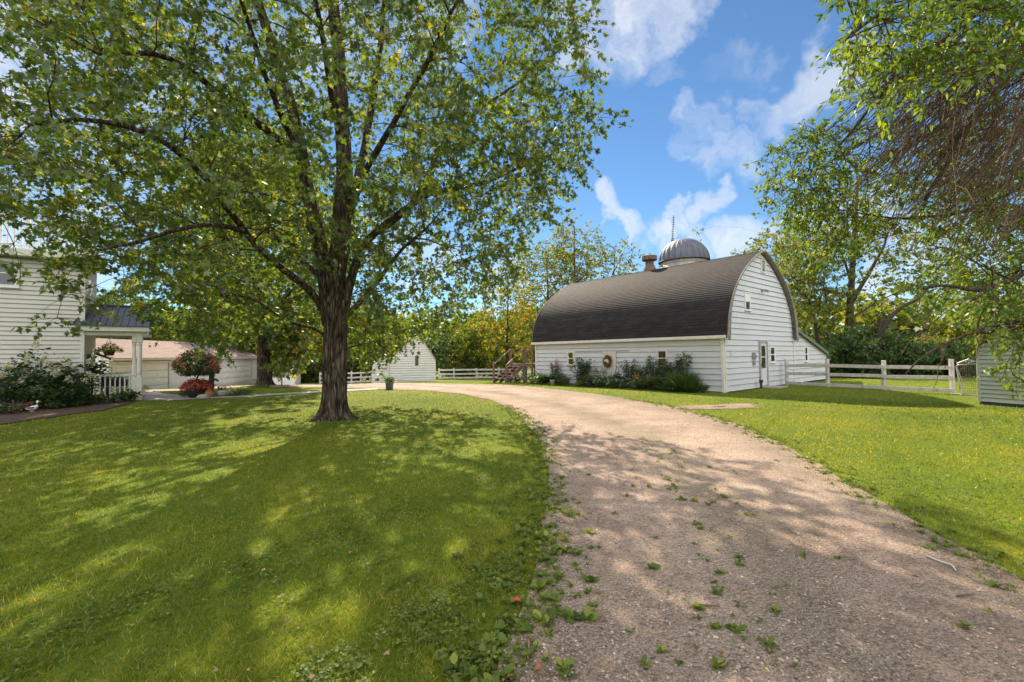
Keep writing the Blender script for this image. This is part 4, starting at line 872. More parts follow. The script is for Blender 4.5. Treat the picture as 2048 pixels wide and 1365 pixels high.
# ------------------------------------------------------------------ trees
def bez(a, b, c, n): t = np.linspace(0,1,n)[:,None]; return a*(1-t)**2 + 2*b*t*(1-t) + c*t*t
class Tree:
    def __init__(s, name, base, label, cat, group=None):
        s.root = thing(name, base, label, cat, group); s.wood = MB(); s.tw = MB(); s.nodes = []; s.rad = []; s.dirs = []; s.leaf = Soup()
    def limb(s, P, r0, r1, n=10, sub=5, wob=.04, tip=True):
        P = np.asarray(P, float); L = np.linalg.norm(np.diff(P,axis=0),axis=1).sum(); k = max(4, int(L/.28))
        Q = smooth(resample(P, k*2), 4); Q = resample(Q, k)
        Q[1:-1] += rng.normal(0, wob*.5, (k-2,3)); Q = np.concatenate([Q[:1], smooth(Q,1)[1:-1], Q[-1:]])
        f = np.linspace(0,1,k); r = r0 + (r1-r0)*f**.8
        s.wood.tube(Q, r*(1+rng.normal(0,.03,k)), n); s.reg(Q, r); return Q
    def reg(s, Q, r):
        d = np.gradient(Q, axis=0); d /= np.linalg.norm(d,axis=1)[:,None]+1e-9
        s.nodes.append(Q); s.rad.append(np.broadcast_to(r,(len(Q),)).copy()); s.dirs.append(d)
    def grow(s, C, droop=.15, twr=.5, lift=.35, maxr=.09, minz=0.):
        """attach each cluster centre to the nearest wood with a bent branch"""
        if not len(C): return []
        base = np.array(s.root.location)
        ends = []
        N = np.concatenate(s.nodes); R = np.concatenate(s.rad); Dr = np.concatenate(s.dirs)
        cap = 120000; NN = np.zeros((cap,3)); RR = np.zeros(cap); DD = np.zeros((cap,3)); n = len(N); NN[:n], RR[:n], DD[:n] = N, R, Dr
        d0 = np.array([np.min(((N-c)**2).sum(1)) for c in C]); 
        for i in np.argsort(d0):
            c = C[i]; df = c-NN[:n]; d = np.sqrt((df**2).sum(1)); cost = d + .5*np.maximum(0, NN[:n,2]-c[2]) + .25*d*(1-(df*DD[:n]).sum(1)/(d+1e-6)) + np.where(RR[:n] < .012, .5, 0)
            j = int(np.argmin(cost)); p = NN[j]; L = d[j]
            if L < .08: ends.append((c, DD[j])); continue
            mid = (p+c)/2 + DD[j]*L*.18 + Z*(lift*.3*L) + rng.normal(0,.05*L,3)
            k = max(4, int(L/.22)); Q = bez(p, mid, c, k); Q[1:-1] += rng.normal(0,.018*L**.5,(k-2,3))
            r0 = min(RR[j]*.7, .010+.013*L, maxr); r1 = .006; r = np.linspace(r0, r1, k)
            s.wood.tube(Q, r, 5 if r0 > .02 else 4, False)
            dv = np.gradient(Q, axis=0); dv /= np.linalg.norm(dv,axis=1)[:,None]+1e-9
            q = min(k-1, cap-n); NN[n:n+q] = Q[1:1+q]; RR[n:n+q] = r[1:1+q]; DD[n:n+q] = dv[1:1+q]; n += q
            ends.append((c, dv[-1]))
        return ends
    def spray(s, ends, nt, tl, nl, lsize, shape, droop=.35, spread=1., twr=.004, tint=(0,1), tm=.45, flat=.35, fold=.0, yl=0., hang=.5, wood=True, up=.6):
        if not ends: return
        C = np.array([e[0] for e in ends]); E = np.array([e[1] for e in ends]); m = len(C)
        A = np.repeat(C, nt, 0); B = np.repeat(E, nt, 0); D = B*.7 + rng.normal(0, spread, (m*nt,3))*np.array([1,1,flat+.25]); D /= np.linalg.norm(D,axis=1)[:,None]
        Ls = tl*rng.uniform(.5,1.25,m*nt); ctint = np.repeat(rng.normal(0,.16,m), nt)
        if wood:
            for a, d, l in zip(A, D, Ls):
                P = [a, a+d*l*.5+Z*.02, a+d*l-Z*droop*l*.5]; s.tw.tube(P, [twr*1.3, twr, twr*.5], 3, False)
        a = np.repeat(A, nl, 0); d = np.repeat(D, nl, 0); l = np.repeat(Ls, nl); f = np.sqrt(rng.uniform(.02,1.,len(a)))
        P = a + d*(l*f)[:,None] - Z*(droop*l*f*f*.5)[:,None]; P = P + rng.normal(0,.035,P.shape)
        LD = d*.5 + rng.normal(0,.6,P.shape) - Z*hang; N = rng.normal(0,.5,P.shape) + Z*up
        t = np.clip(tm + np.repeat(ctint, nl) + rng.normal(0,.14,len(a)) + (rng.random(len(a)) < yl)*.45, tint[0], tint[1])
        s.leaf.leaves(P, LD, N, lsize*rng.uniform(.65,1.25,len(a)), shape, t, fold)
    def done(s, wm, lm, tm=None, leafname='crown'):
        s.wood.build('trunk', wm, s.root, True)
        if s.tw.v: s.tw.build('twigs', tm or wm, s.root)
        if s.leaf.V: s.leaf.build(leafname, lm, s.root)
def ell(n, c, r, shell=.55, zmin=-9):
    v = rng.normal(0,1,(n*3,3)); v /= np.linalg.norm(v,axis=1)[:,None]; q = (shell**3+(1-shell**3)*rng.random(n*3))**(1/3.)
    P = np.asarray(c)+v*q[:,None]*np.asarray(r); P = P[P[:,2] > zmin]; return P[:n]
def thin(P, d):
    keep = []
    for p in P:
        if not keep or np.min(((np.array(keep)-p)**2).sum(1)) > d*d: keep.append(p)
    return np.array(keep)
def flare(tree, base, r0, h, rb, lobes=6, n=40, zt=1.2, lean=(0,0)):
    """buttressed foot with ridged bark, one sleeve"""
    V = []; K = 34; zs = np.concatenate([np.linspace(-.2,.5,12)[:-1], np.linspace(.5,h,K-11)])
    for z in zs:
        e = math.exp(-max(z,0)/.20); 
        for j in range(n):
            th = 2*math.pi*j/n; lob = max(0, math.cos(lobes*th/2.+.7*math.sin(th*2)))**2
            rr = r0*(1+.05*mnoise.noise(Vector((math.cos(th)*2.5, math.sin(th)*2.5, z*.7)))) + (rb-r0)*e*(.35+.8*lob) + .028*mnoise.noise(Vector((math.cos(th)*9, math.sin(th)*9, z*1.4))) + .014*mnoise.noise(Vector((math.cos(th)*22, math.sin(th)*22, z*3)))
            V.append((base[0]+lean[0]*z+rr*math.cos(th), base[1]+lean[1]*z+rr*math.sin(th), base[2]+z))
    Kn = len(zs); tree.wood.add(V, [(i*n+j, i*n+(j+1)%n, (i+1)*n+(j+1)%n, (i+1)*n+j) for i in range(Kn-1) for j in range(n)])
def region(poly, Y0, Y1, n):
    poly = np.array(poly, float); out = []; lo, hi = poly.min(0), poly.max(0)
    while len(out) < n:
        p = rng.uniform(lo, hi, (n*2, 2)); p = p[inpoly(p, poly)]; out += p.tolist()
    return np.array([at(x, y, rng.uniform(Y0, Y1)) for x, y in out[:n]])
# -------- the big maple
b = G(668, 838); YM = b[1]
mp = Tree('maple_tree', b, 'large spreading silver maple with thick dark ridged trunk on the front lawn, nearest tree', 'tree')
flare(mp, b, .285, at(668,610,YM)[2]-b[2]+.1, .58, lean=((at(672,610,YM)[0]-b[0])/2.9, 0))
zt = at(672, 618, YM)
mp.reg(np.array([b+Z*z for z in np.linspace(1.3, zt[2]-b[2], 8)]), .3)
def LP(pts): return np.array([at(x, y, YM+dy) for x, y, dy in pts])
for pts, r0, r1 in [
    ([(668,640,0),(668,600,0),(672,540,0),(682,470,.2),(690,380,.3),(685,250,.4),(676,100,.4),(660,-60,.3),(650,-200,.2)], .285, .11),
    ([(662,650,0),(655,600,-.1),(645,500,-.2),(622,410,-.3),(605,310,-.5),(590,240,-.6),(560,140,-.8),(520,20,-1.),(495,-80,-1.3)], .21, .09),
    ([(662,668,0),(650,612,0),(618,575,-.3),(575,545,-.7),(530,510,-1.2),(490,462,-1.7),(445,400,-2.3),(400,340,-2.8),(330,282,-3.4),(250,242,-3.9),(150,238,-4.3),(60,250,-4.6)], .115, .03),
    ([(684,640,0),(700,560,.1),(725,490,.3),(790,432,.7),(860,385,1.1),(960,368,1.6),(1040,335,2.2),(1100,310,2.6)], .13, .035),
    ([(700,560,.1),(728,482,.4),(800,438,.9),(848,372,1.4),(880,300,1.9),(950,225,2.3),(1050,160,2.8),(1130,90,3.2)], .09, .03),
    ([(672,660,0),(705,618,-.2),(738,585,-.5),(775,535,-.8),(800,500,-1.),(850,460,-1.3)], .085, .03),
    ([(690,450,.2),(715,370,.9),(732,280,1.6),(750,180,2.2),(765,60,2.6),(775,-60,2.9)], .13, .07),
    ([(662,690,0),(640,648,0),(600,656,-.5),(560,640,-1.),(520,600,-1.5),(470,590,-2.1)], .045, .02),
    ([(600,300,-.5),(569,292,-.8),(500,235,-1.5),(443,200,-2.2),(400,150,-2.8),(350,115,-3.3),(290,105,-3.8),(200,110,-4.4)], .10, .03),
    ([(640,500,-.2),(600,420,.8),(540,390,1.8),(500,385,2.5),(430,380,3.2)], .07, .03),
    ([(650,560,0),(580,500,1.2),(500,430,2.4),(420,330,3.4),(350,230,4.2)], .09, .03),
    ([(690,400,.3),(740,330,-1.),(790,240,-2.),(850,130,-2.8),(900,30,-3.4)], .09, .04),
    ([(685,300,.4),(660,180,-1.),(640,40,-2.4),(600,-120,-3.6)], .09, .04),
    ([(605,310,-.5),(560,230,-2.),(520,120,-3.4),(470,-40,-4.6)], .08, .03),
    ([(490,462,-1.7),(450,450,-2.6),(380,450,-3.4),(290,480,-4.2),(200,500,-5.)], .06, .02)]:
    mp.limb(LP(pts), r0, r1, 10)
def bound(P, edge, side):   # picture outline of the crown: edge list of (y, x)
    px, py, z = proj(P); ys, xs = zip(*edge); return (px < np.interp(py, ys, xs)) if side > 0 else (px > np.interp(py, ys, xs))
cand = np.concatenate([ell(2600, (-4.9, 11.6, 8.6), (8.4, 6.6, 6.8), .35), ell(500, (-8.5, 9.5, 5.6), (5., 4.6, 3.2), .2), ell(350, (-.4, 12.2, 6.), (3.2, 3.2, 2.6), .2), ell(170, (-2.6, 13., 3.9), (2.6, 2.6, 1.5), .2)])
px, py, zz_ = proj(cand)
ok = bound(cand, [(-900,1150),(0,1165),(120,1180),(220,1205),(290,1160),(380,1120),(450,1080),(560,1020),(620,930),(680,860),(900,800)], 1)
low = np.interp(px, [-300,0,170,240,300,480,560,600,640,700,760,860,930,1000], [490,490,515,560,600,610,650,640,560,575,655,640,600,560]); ok &= (py < low)
ok &= ~((px > 610) & (px < 735) & (py > 520) & (cand[:,1] < YM+.6)); ok &= (cand[:,1] > 3.4) & (cand[:,2] > 2.3)
ok &= ~((np.abs(px-680) < 75) & (py > 60) & (cand[:,1] < YM) & (rng.random(len(cand)) < .45))
hole = np.array([nfield(np.array([[x, y]]), .010, 4.)[0] for x, y in zip(px, py)]); ok &= ~((hole < .22) & (rng.random(len(cand)) < .6))
cand = cand[ok]
cand = np.concatenate([cand, region([(700,600),(930,590),(950,625),(870,660),(800,680),(785,715),(725,725),(700,690)], 12.6, 16.5, 150), region([(60,520),(150,540),(190,620),(110,640)], 7.4, 9.5, 9), region([(300,600),(480,600),(500,690),(430,700),(330,670)], 10., 13., 34)])
gs_ = cand-SUNV*(cand[:,2:3]/SUNV[2]); fr_ = gs_[:,1] > 1.4; sx2, sy2, _ = proj(np.where(fr_[:,None], gs_, [0,50,0])); SP = np.stack([sx2, sy2], 1); drop = np.zeros(len(cand), bool)
for pl_ in ([(0,1030),(200,960),(400,890),(560,875),(640,900),(560,950),(380,1010),(150,1070),(0,1120)], [(520,1220),(720,1180),(760,1300),(560,1365),(480,1330)], [(760,880),(1040,850),(1060,900),(900,960),(760,940)], [(0,1200),(160,1180),(180,1290),(0,1320)], [(1180,930),(1420,940),(1400,1010),(1200,1010)], [(1120,1080),(1260,1060),(1330,1200),(1150,1230)]):
    drop |= fr_ & inpoly(SP, np.array(pl_, float))
cand = cand[~(drop & (rng.random(len(cand)) < .8))]  # crown gaps shaped so that sun patches land on lawn and drive
cand = thin(cand, .49); print('maple clusters', len(cand))
ends = mp.grow(cand)
mp.spray(ends, 6, .62, 12, .104, MAPLE, tm=.46, yl=.05)
mp.done(M['maple_bark'], M['maple_leaf'], M['twig'])
mp_cl = len(cand)*78; print('maple leaves', mp_cl)

# -------- generic background tree
def simple_tree(name, base, label, h, spread, trunk_r, nclus, lm, lsize=.2, nl=9, nt=5, group=None, lean=0., sparse=1., crown0=.3, fork=3, tm=.45, yl=.1, shape=CLUMP, limbs=7, cat='tree', crad=None, shell=.35, squash=1.):
    base = gz(base); t = Tree(name, base, label, cat, group)
    top = base + np.array([lean*h, 0, h*.93])
    tr = np.array([base-Z*.3, base+Z*.2*h+np.array([lean*h*.1+rng.normal(0,.02*h),0,0]), base+(top-base)*.5+rng.normal(0,.03*h,3)*[1,1,0], top])
    t.limb(tr, trunk_r, trunk_r*.15, 8)
    for i in range(limbs):
        f = rng.uniform(crown0*.8, .8); a = 2*math.pi*(i*.618+rng.uniform(0,.1)); p = base+(top-base)*f; l = spread*rng.uniform(.6,.95)*(1-.4*f)
        dv = np.array([math.cos(a), math.sin(a), 0]); t.limb([p, p+dv*l*.45+Z*l*.35, p+dv*l+Z*l*rng.uniform(.5,.9)], trunk_r*.45*(1-.5*f), trunk_r*.08, 6)
    zc = base[2]+h*(1+crown0)/2; c = np.array([base[0]+lean*h*.7, base[1], zc])
    C = ell(nclus*2, c, (spread, spread, h*(1-crown0)/2*1.0), shell)
    w = nfield(C[:,:2]+C[:,2:3]*.7, 1.3/spread, base[0]); C = C[(w > .25) | (rng.random(len(C)) < .35)][:nclus]
    C = thin(C, spread*.06)
    e = t.grow(C, maxr=trunk_r*.4); t.spray(e, nt, spread*.13+.28, nl, lsize, shape, tm=tm, yl=yl, wood=False)
    t.done(M['bark'], lm); return t
GB = 'trees behind the yard'
# second maple
b2 = gz(at(529, 769.5, 27.)); s2 = Tree('maple_tree', b2, 'second maple with thick trunk on a grassy mound in front of the garage', 'tree')
flare(s2, b2, .40, 2.6, .68, 5)
s2.limb([b2+Z*2.2, at(528,655,b2[1]), at(520,560,b2[1]), at(505,420,b2[1]), at(500,250,b2[1]+.5)], .36, .12, 10)
for pts in [[(528,670,0),(560,610,-.5),(600,560,-1)],[(524,640,0),(480,580,.5),(420,520,1)],[(520,570,0),(560,480,1),(600,380,1.5)],[(520,580,0),(470,500,-1),(400,400,-2)],[(528,660,0),(560,640,2),(640,620,4)],[(520,620,0),(450,590,-2),(380,585,-4)]]:
    s2.limb([at(x,y,b2[1]+dy) for x, y, dy in pts], .17, .05, 8)
C = np.concatenate([ell(1500, (b2[0], b2[1]-.3, 8.8), (5.6,4.6,6.6), .3), ell(300, (b2[0]+2.2, b2[1]+.5, 3.6), (3.4,2.6,1.8), .3)]); px, py, _ = proj(C)
lo = np.interp(px, [380,430,470,500,560,600,660], [655,690,705,700,735,735,705]); C = C[(py < lo) & (C[:,2] > 1.6)]; C = np.concatenate([region([(540,630),(615,630),(606,735),(556,745)], b2[1]-2, b2[1]+2, 60), C]); C = thin(C, .55)[:620]; print('second maple', len(C))
C_lo = thin(region([(545,640),(612,640),(600,720),(556,738)], b2[1]-1.5, b2[1]+2.5, 90), .3); s2.spray(s2.grow(C_lo), 6, .7, 12, .20, MAPLE, tm=.6, yl=.2, wood=False)
s2.spray(s2.grow(C), 6, .8, 9, .24, MAPLE, tm=.5, yl=.14, wood=False); s2.done(M['maple_bark'], M['maple_leaf'])
T_ = simple_tree
def B(px, Y): return gz(at(px, 720, Y))
def H(py, Y): return (707-py)/F*Y + HC + .6
# trees left of and behind the barn
T_('leafy_tree', B(1152,38), 'tall thin-crowned tree rising behind the left end of the barn roof, highest of that clump', H(425,38), 2.6, .24, 190, M['far_leaf'], .15, 8, 5, GB, crown0=.45, limbs=9, yl=.14, shell=.3)
T_('leafy_tree', B(1205,40), 'lopsided open tree with forked bare limbs behind the barn roof, left of the rusty ventilator', H(468,40), 2.7, .2, 130, M['far_leaf'], .15, 8, 5, GB, lean=.1, crown0=.5, limbs=8, yl=.22)
T_('leafy_tree', B(1095,42), 'leafy tree between the big maple crown and the tall tree behind the barn', H(455,42), 3.3, .22, 260, M['far_leaf'], .16, 8, 5, GB, crown0=.35, limbs=8, yl=.12)
T_('leafy_tree', B(1018,33), 'slender dark-trunked tree standing just left of the wooden stairs', H(545,33), 2.6, .15, 170, M['far_leaf'], .15, 8, 4, GB, crown0=.25, limbs=9, tm=.6, yl=.2, shell=.2)
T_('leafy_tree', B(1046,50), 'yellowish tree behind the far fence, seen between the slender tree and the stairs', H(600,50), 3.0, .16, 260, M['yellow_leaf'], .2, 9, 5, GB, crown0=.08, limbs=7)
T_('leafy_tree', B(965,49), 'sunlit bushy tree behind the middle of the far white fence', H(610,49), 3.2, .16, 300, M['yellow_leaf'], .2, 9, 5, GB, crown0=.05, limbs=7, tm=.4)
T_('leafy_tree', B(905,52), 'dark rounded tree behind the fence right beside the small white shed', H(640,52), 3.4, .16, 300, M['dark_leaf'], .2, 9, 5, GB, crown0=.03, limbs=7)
T_('leafy_tree', B(735,50), 'green tree seen low between the big maple trunk and the small shed', H(600,50), 4.2, .2, 380, M['far_leaf'], .24, 9, 5, GB, crown0=.05, limbs=7)
T_('leafy_tree', B(620,52), 'broad tree behind the pale outbuilding, between the two maple trunks', H(580,52), 4.4, .22, 420, M['far_leaf'], .24, 9, 5, GB, crown0=.08, tm=.55)
T_('leafy_tree', B(450,46), 'green tree rising behind the right end of the garage roof', H(560,46), 4.0, .22, 380, M['far_leaf'], .24, 9, 5, GB, crown0=.15)
T_('leafy_tree', B(345,50), 'yellow-green tree rising behind the middle of the garage roof', H(600,50), 4.2, .22, 380, M['yellow_leaf'], .24, 9, 5, GB, crown0=.1, tm=.35)
T_('leafy_tree', B(235,47), 'dark tree behind the garage, seen just right of the porch roof', H(560,47), 4.5, .25, 420, M['dark_leaf'], .24, 9, 5, GB, crown0=.1)
T_('leafy_tree', B(1068,36), 'orange tinged young tree pressed against the far end of the barn', H(610,36), 1.5, .1, 120, M['yellow_leaf'], .15, 9, 4, GB, crown0=.2, tm=.6)
# right of the barn
T_('leafy_tree', B(1560,42), 'tree with airy crown showing above the right slope of the barn roof', H(450,42), 4.2, .28, 300, M['far_leaf'], .18, 8, 5, GB, crown0=.3, limbs=9, shell=.3)
def limbed(name, px, Y, label, trunk, limbs, regions, nclus, lm, ls, nl=8, nt=5, group=GB, tm=.45, yl=.1):
    t = Tree(name, B(px, Y), label, 'tree', group)
    for pts, r0, r1 in [trunk]+limbs: t.limb([at(x, y, Y+dy) for x, y, dy in pts], r0, r1, 8)
    C = np.concatenate([[at(rng.normal(x, rx*.5), rng.normal(y, ry*.5), Y+rng.normal(0, dz)) for _ in range(int(nclus*w))] for x, y, rx, ry, dz, w in regions])
    C = thin(C, .35); t.spray(t.grow(C), nt, .6, nl, ls, CLUMP, tm=tm, yl=yl, wood=False); t.done(M['bark'], lm); return t
limbed('leafy_tree', 1697, 38, 'big spreading tree with thick pale trunk and forking limbs right of the barn', ([(1697,775,0),(1698,650,0),(1702,590,0),(1706,520,.3),(1712,440,.6),(1715,360,.8)], .42, .12),
    [([(1705,600,0),(1730,560,.3),(1765,500,.6),(1790,420,1)], .2, .05), ([(1700,590,0),(1670,585,-.4),(1640,578,-.8),(1600,590,-1.2)], .12, .04), ([(1702,560,0),(1680,500,.6),(1660,440,1.)], .12, .04), ([(1708,520,0),(1745,480,-1),(1790,470,-2)], .1, .03), ([(1699,640,0),(1760,600,1.5),(1830,570,3)], .1, .03)],
    [(1640,500,110,80,2,.35),(1720,440,130,90,2,.4),(1780,520,110,90,2,.3),(1850,480,90,100,2,.2),(1610,590,60,50,1.5,.12),(1680,600,120,40,2,.15)], 380, M['far_leaf'], .17)
limbed('leafy_tree', 1632, 36, 'crooked small tree with bare dark limbs leaning beside the barn gable', ([(1640,775,0),(1634,680,0),(1628,625,0),(1612,590,.2),(1590,575,.3)], .2, .06),
    [([(1628,625,0),(1645,590,.3),(1650,550,.5),(1640,500,.7)], .08, .03), ([(1634,660,0),(1660,630,-.5),(1690,620,-.8)], .08, .02)], [(1620,560,60,60,1.2,.5),(1640,620,60,40,1.2,.5),(1600,520,40,50,1,.3)], 170, M['far_leaf'], .16)
limbed('leafy_tree', 1752, 31, 'broken leaning trunk with torn top and one long living limb, above the right fence', ([(1742,752,0),(1752,705,0),(1761,660,0),(1762,636,0)], .34, .2),
    [([(1758,680,0),(1772,645,-.3),(1800,615,-.6),(1835,600,-.8),(1858,575,-1.)], .2, .06)], [(1860,560,40,30,1,.5),(1800,690,40,30,1,.4),(1730,690,30,40,1,.4)], 70, M['dark_leaf'], .15)
for px, Y, h, sp_r, lm, lab, tm in [
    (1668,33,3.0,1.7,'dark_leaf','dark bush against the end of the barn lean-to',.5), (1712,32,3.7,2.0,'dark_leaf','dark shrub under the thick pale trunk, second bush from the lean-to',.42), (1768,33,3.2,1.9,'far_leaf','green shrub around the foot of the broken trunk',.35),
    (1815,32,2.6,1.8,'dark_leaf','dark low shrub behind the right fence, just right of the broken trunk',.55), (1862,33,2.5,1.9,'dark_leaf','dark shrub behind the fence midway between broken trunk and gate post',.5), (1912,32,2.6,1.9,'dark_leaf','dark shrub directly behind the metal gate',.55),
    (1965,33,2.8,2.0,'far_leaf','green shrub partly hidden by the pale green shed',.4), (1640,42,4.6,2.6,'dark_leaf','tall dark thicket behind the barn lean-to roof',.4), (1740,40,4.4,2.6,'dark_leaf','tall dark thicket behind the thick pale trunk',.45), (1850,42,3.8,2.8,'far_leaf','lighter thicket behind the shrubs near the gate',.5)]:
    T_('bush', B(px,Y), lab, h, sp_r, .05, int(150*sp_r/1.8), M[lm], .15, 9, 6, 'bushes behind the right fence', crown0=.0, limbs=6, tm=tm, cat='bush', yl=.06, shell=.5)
for px, Y, h, s_, lm, lab in [(1845,64,7.5,3.6,'yellow_leaf','bright yellow-green tree glowing far behind the gate shrubs, left of the pair'), (1925,66,7.,4.,'yellow_leaf','bright yellow-green tree far behind the gate, right of the pair'), (2010,60,9.,4.5,'far_leaf','green tree far behind the pale green shed'), (1500,70,9,4.5,'far_leaf','distant tree seen just over the barn ridge left of the gable top'), (1760,66,10,4.6,'far_leaf','distant tree behind the broken trunk')]:
    T_('leafy_tree', B(px,Y), lab, h, s_, .2, 260, M[lm], .28, 8, 5, GB, crown0=.08, tm=.5)
for px, Y, h, s_, lm, lab in [(604,47,2.9,1.9,'far_leaf','flowering hedge bush right beside the pale outbuilding'), (632,48,3.1,2.,'yellow_leaf','yellowish hedge bush left of the big maple trunk'), (925,49,2.5,2.3,'far_leaf','low bush behind the far white fence beside the dark rounded tree'), (1000,48,2.3,2.,'yellow_leaf','low yellow-green bush behind the far fence near the stairs'), (705,48,2.6,2.2,'dark_leaf','dark bush behind the short fence left of the small shed')]:
    T_('bush', B(px,Y), lab, h, s_, .05, 150, M[lm], .17, 9, 6, 'bushes behind the far fence', crown0=.0, limbs=6, tm=.5, cat='bush', shell=.5)
# distant wood all round the yard: one mass
w_ = Soup(); n = 52000; a = rng.uniform(0, 2*math.pi, n); r = rng.uniform(78, 112, n); P = np.stack([r*np.sin(a), r*np.cos(a)], 1)
hh = 7.5+3.5*nfield(P, .06, 2.)+2.2*nfield(P, .21, 5.); zq = T(P[:,0],P[:,1])+hh*rng.random(n)**.75
n3 = len(P); D = rng.normal(0,1,(n3,3)); w_.leaves(np.c_[P, zq], D, rng.normal(0,.6,(n3,3))+Z*.6, rng.uniform(.7,1.7,n3), CLUMP, np.clip(nfield(P,.1,9.)*.6+rng.normal(.15,.18,n3),0,1))
o = w_.build('distant_wood', M['far_leaf']); tag(o, kind='stuff')

# ------------------------------------------------------------------ overhanging tree on the right (trunk just outside the frame)
rb = gz(np.array([13.2, 9.6, 0])); rt = Tree('ash_tree', rb, 'overhanging leafy tree at the top right with a mass of bare drooping twigs', 'tree')
flare(rt, rb, .30, 3.2, .5, 5)
rt.limb([rb+Z*2.8, rb+np.array([-.2,-.1,4.5]), rb+np.array([-.6,-.4,7.]), rb+np.array([-1.,-.9,10.])], .28, .12, 10)
for pts, r0, r1 in [([rb+np.array([-.3,-.2,4.9]), at(2130,-60,8.6), at(2040,110,8.0), at(1990,190,7.8), at(1935,250,7.6), at(1890,330,7.4), at(1850,400,7.3)], .14, .03),
    ([rb+np.array([-.4,-.2,5.6]), at(2080,-120,8.0), at(1960,20,7.3), at(1850,110,7.0), at(1750,200,6.9), at(1680,290,6.9)], .11, .02),
    ([rb+np.array([-.5,-.3,6.4]), at(2080,-260,7.), at(1900,-90,6.4), at(1780,10,6.2), at(1690,80,6.2)], .10, .02),
    ([rb+np.array([-.1,-.1,3.2]), at(2150,480,9.), at(2040,560,8.6), at(1960,585,8.4), at(1900,572,8.2), at(1848,578,8.0)], .10, .022),
    ([rb+np.array([-.1,0,2.9]), at(2130,600,8.6), at(2050,640,8.2), at(1980,655,8.), at(1900,682,7.8), at(1850,712,7.7), at(1812,748,7.6)], .07, .012),
    ([rb+np.array([-.1,.1,3.8]), at(2120,330,9.6), at(2000,400,9.8), at(1900,430,10.), at(1800,440,10.1), at(1680,420,10.2)], .09, .015),
    ([rb+np.array([-.6,-.3,7.]), at(2060,60,9.5), at(1880,200,9.8), at(1700,300,10.), at(1600,360,10.1)], .09, .015)]:
    rt.limb(pts, r0, r1, 8)
CA = np.concatenate([region([(1660,-160),(2180,-160),(2180,110),(1900,150),(1740,215),(1690,140)], 5.4, 8.2, 330), region([(1545,290),(1640,250),(1715,300),(1690,390),(1600,430),(1540,400)], 8.6, 10.2, 110),
    region([(1570,400),(1700,400),(1760,470),(1640,520),(1580,490)], 9, 10.6, 60), region([(1880,380),(2140,300),(2140,620),(1960,620),(1870,540)], 8.2, 11., 290), region([(1980,650),(2120,620),(2120,745),(2010,765)], 7.2, 8.6, 28), region([(1950,610),(2080,600),(2080,690),(1965,675)], 7.4, 9.2, 40),
    region([(1700,240),(1900,260),(1900,480),(1720,460)], 8.5, 10.8, 85), region([(1860,180),(2140,180),(2140,380),(1900,400)], 9., 11., 110), region([(2120,-500),(1300+400,-500),(1750,-160),(2120,-160)], 5, 9, 90)])
CA = thin(CA, .22)
rt.spray(rt.grow(CA, lift=.1, maxr=.05), 5, .42, 8, .105, LEAF6, tm=.5, yl=.08, droop=.5, hang=.7, spread=.8)
# bare drooping twigs
S0 = region([(1780,170),(1840,70),(2120,20),(2120,430),(1960,330),(1840,280)], 6.6, 9.2, 560)
for p in S0:
    L = rng.uniform(.9, 2.1); d = nrm(np.array([-.62+rng.normal(0,.22), rng.normal(-.05,.3), -.62+rng.normal(0,.28)]))
    k = 7; f = np.linspace(0,1,k)[:,None]; w = rng.normal(0,.05,3); Q = p + d*L*f + np.array([-.1,0,-.32])*L*f**2*rng.uniform(.1,1.2) + np.sin(f*rng.uniform(3,8)+rng.uniform(0,6))*w
    rt.tw.tube(Q, np.linspace(rng.uniform(.006,.015), .003, k), 4, False)
    for q in range(rng.integers(1,4)):
        j = rng.integers(2, k-1); a0 = Q[j]; d2 = nrm(d+rng.normal(0,.45,3)); l2 = L*rng.uniform(.2,.45); rt.tw.tube([a0, a0+d2*l2*.5+rng.normal(0,.02,3), a0+d2*l2-Z*.08*l2], [.005,.004,.0025], 3, False)
for pts in [[(1960,595,8.3),(1925,640,8.1),(1897,665,8),(1892,705,7.9),(1872,745,7.8),(1868,778,7.7)], [(1893,690,7.9),(1882,715,7.8),(1890,735,7.8)], [(1850,578,8),(1838,605,7.9),(1822,640,7.8),(1806,660,7.8),(1790,685,7.8)], [(1980,575,8.4),(1900,618,8),(1840,660,7.8),(1800,708,7.7)],
            [(1900,640,8),(1860,668,7.8),(1830,700,7.7),(1835,705,7.7)], [(1960,660,8),(1955,710,7.8),(1920,742,7.7),(1910,748,7.7)], [(2048,590,8.3),(2020,640,8),(2035,690,7.9),(1990,760,7.8)], [(1995,560,8.3),(1990,640,8),(1950,700,7.9)], [(1900,575,8.2),(1870,600,8),(1850,650,7.9),(1842,690,7.8)]]:
    Q = smooth(resample(np.array([at(*q) for q in pts]), 12), 1); Q += rng.normal(0,.012,Q.shape); rt.tw.tube(Q, np.linspace(.014,.004,12), 5, False)
rt.done(M['bark'], M['ash_leaf'], M['twig'])

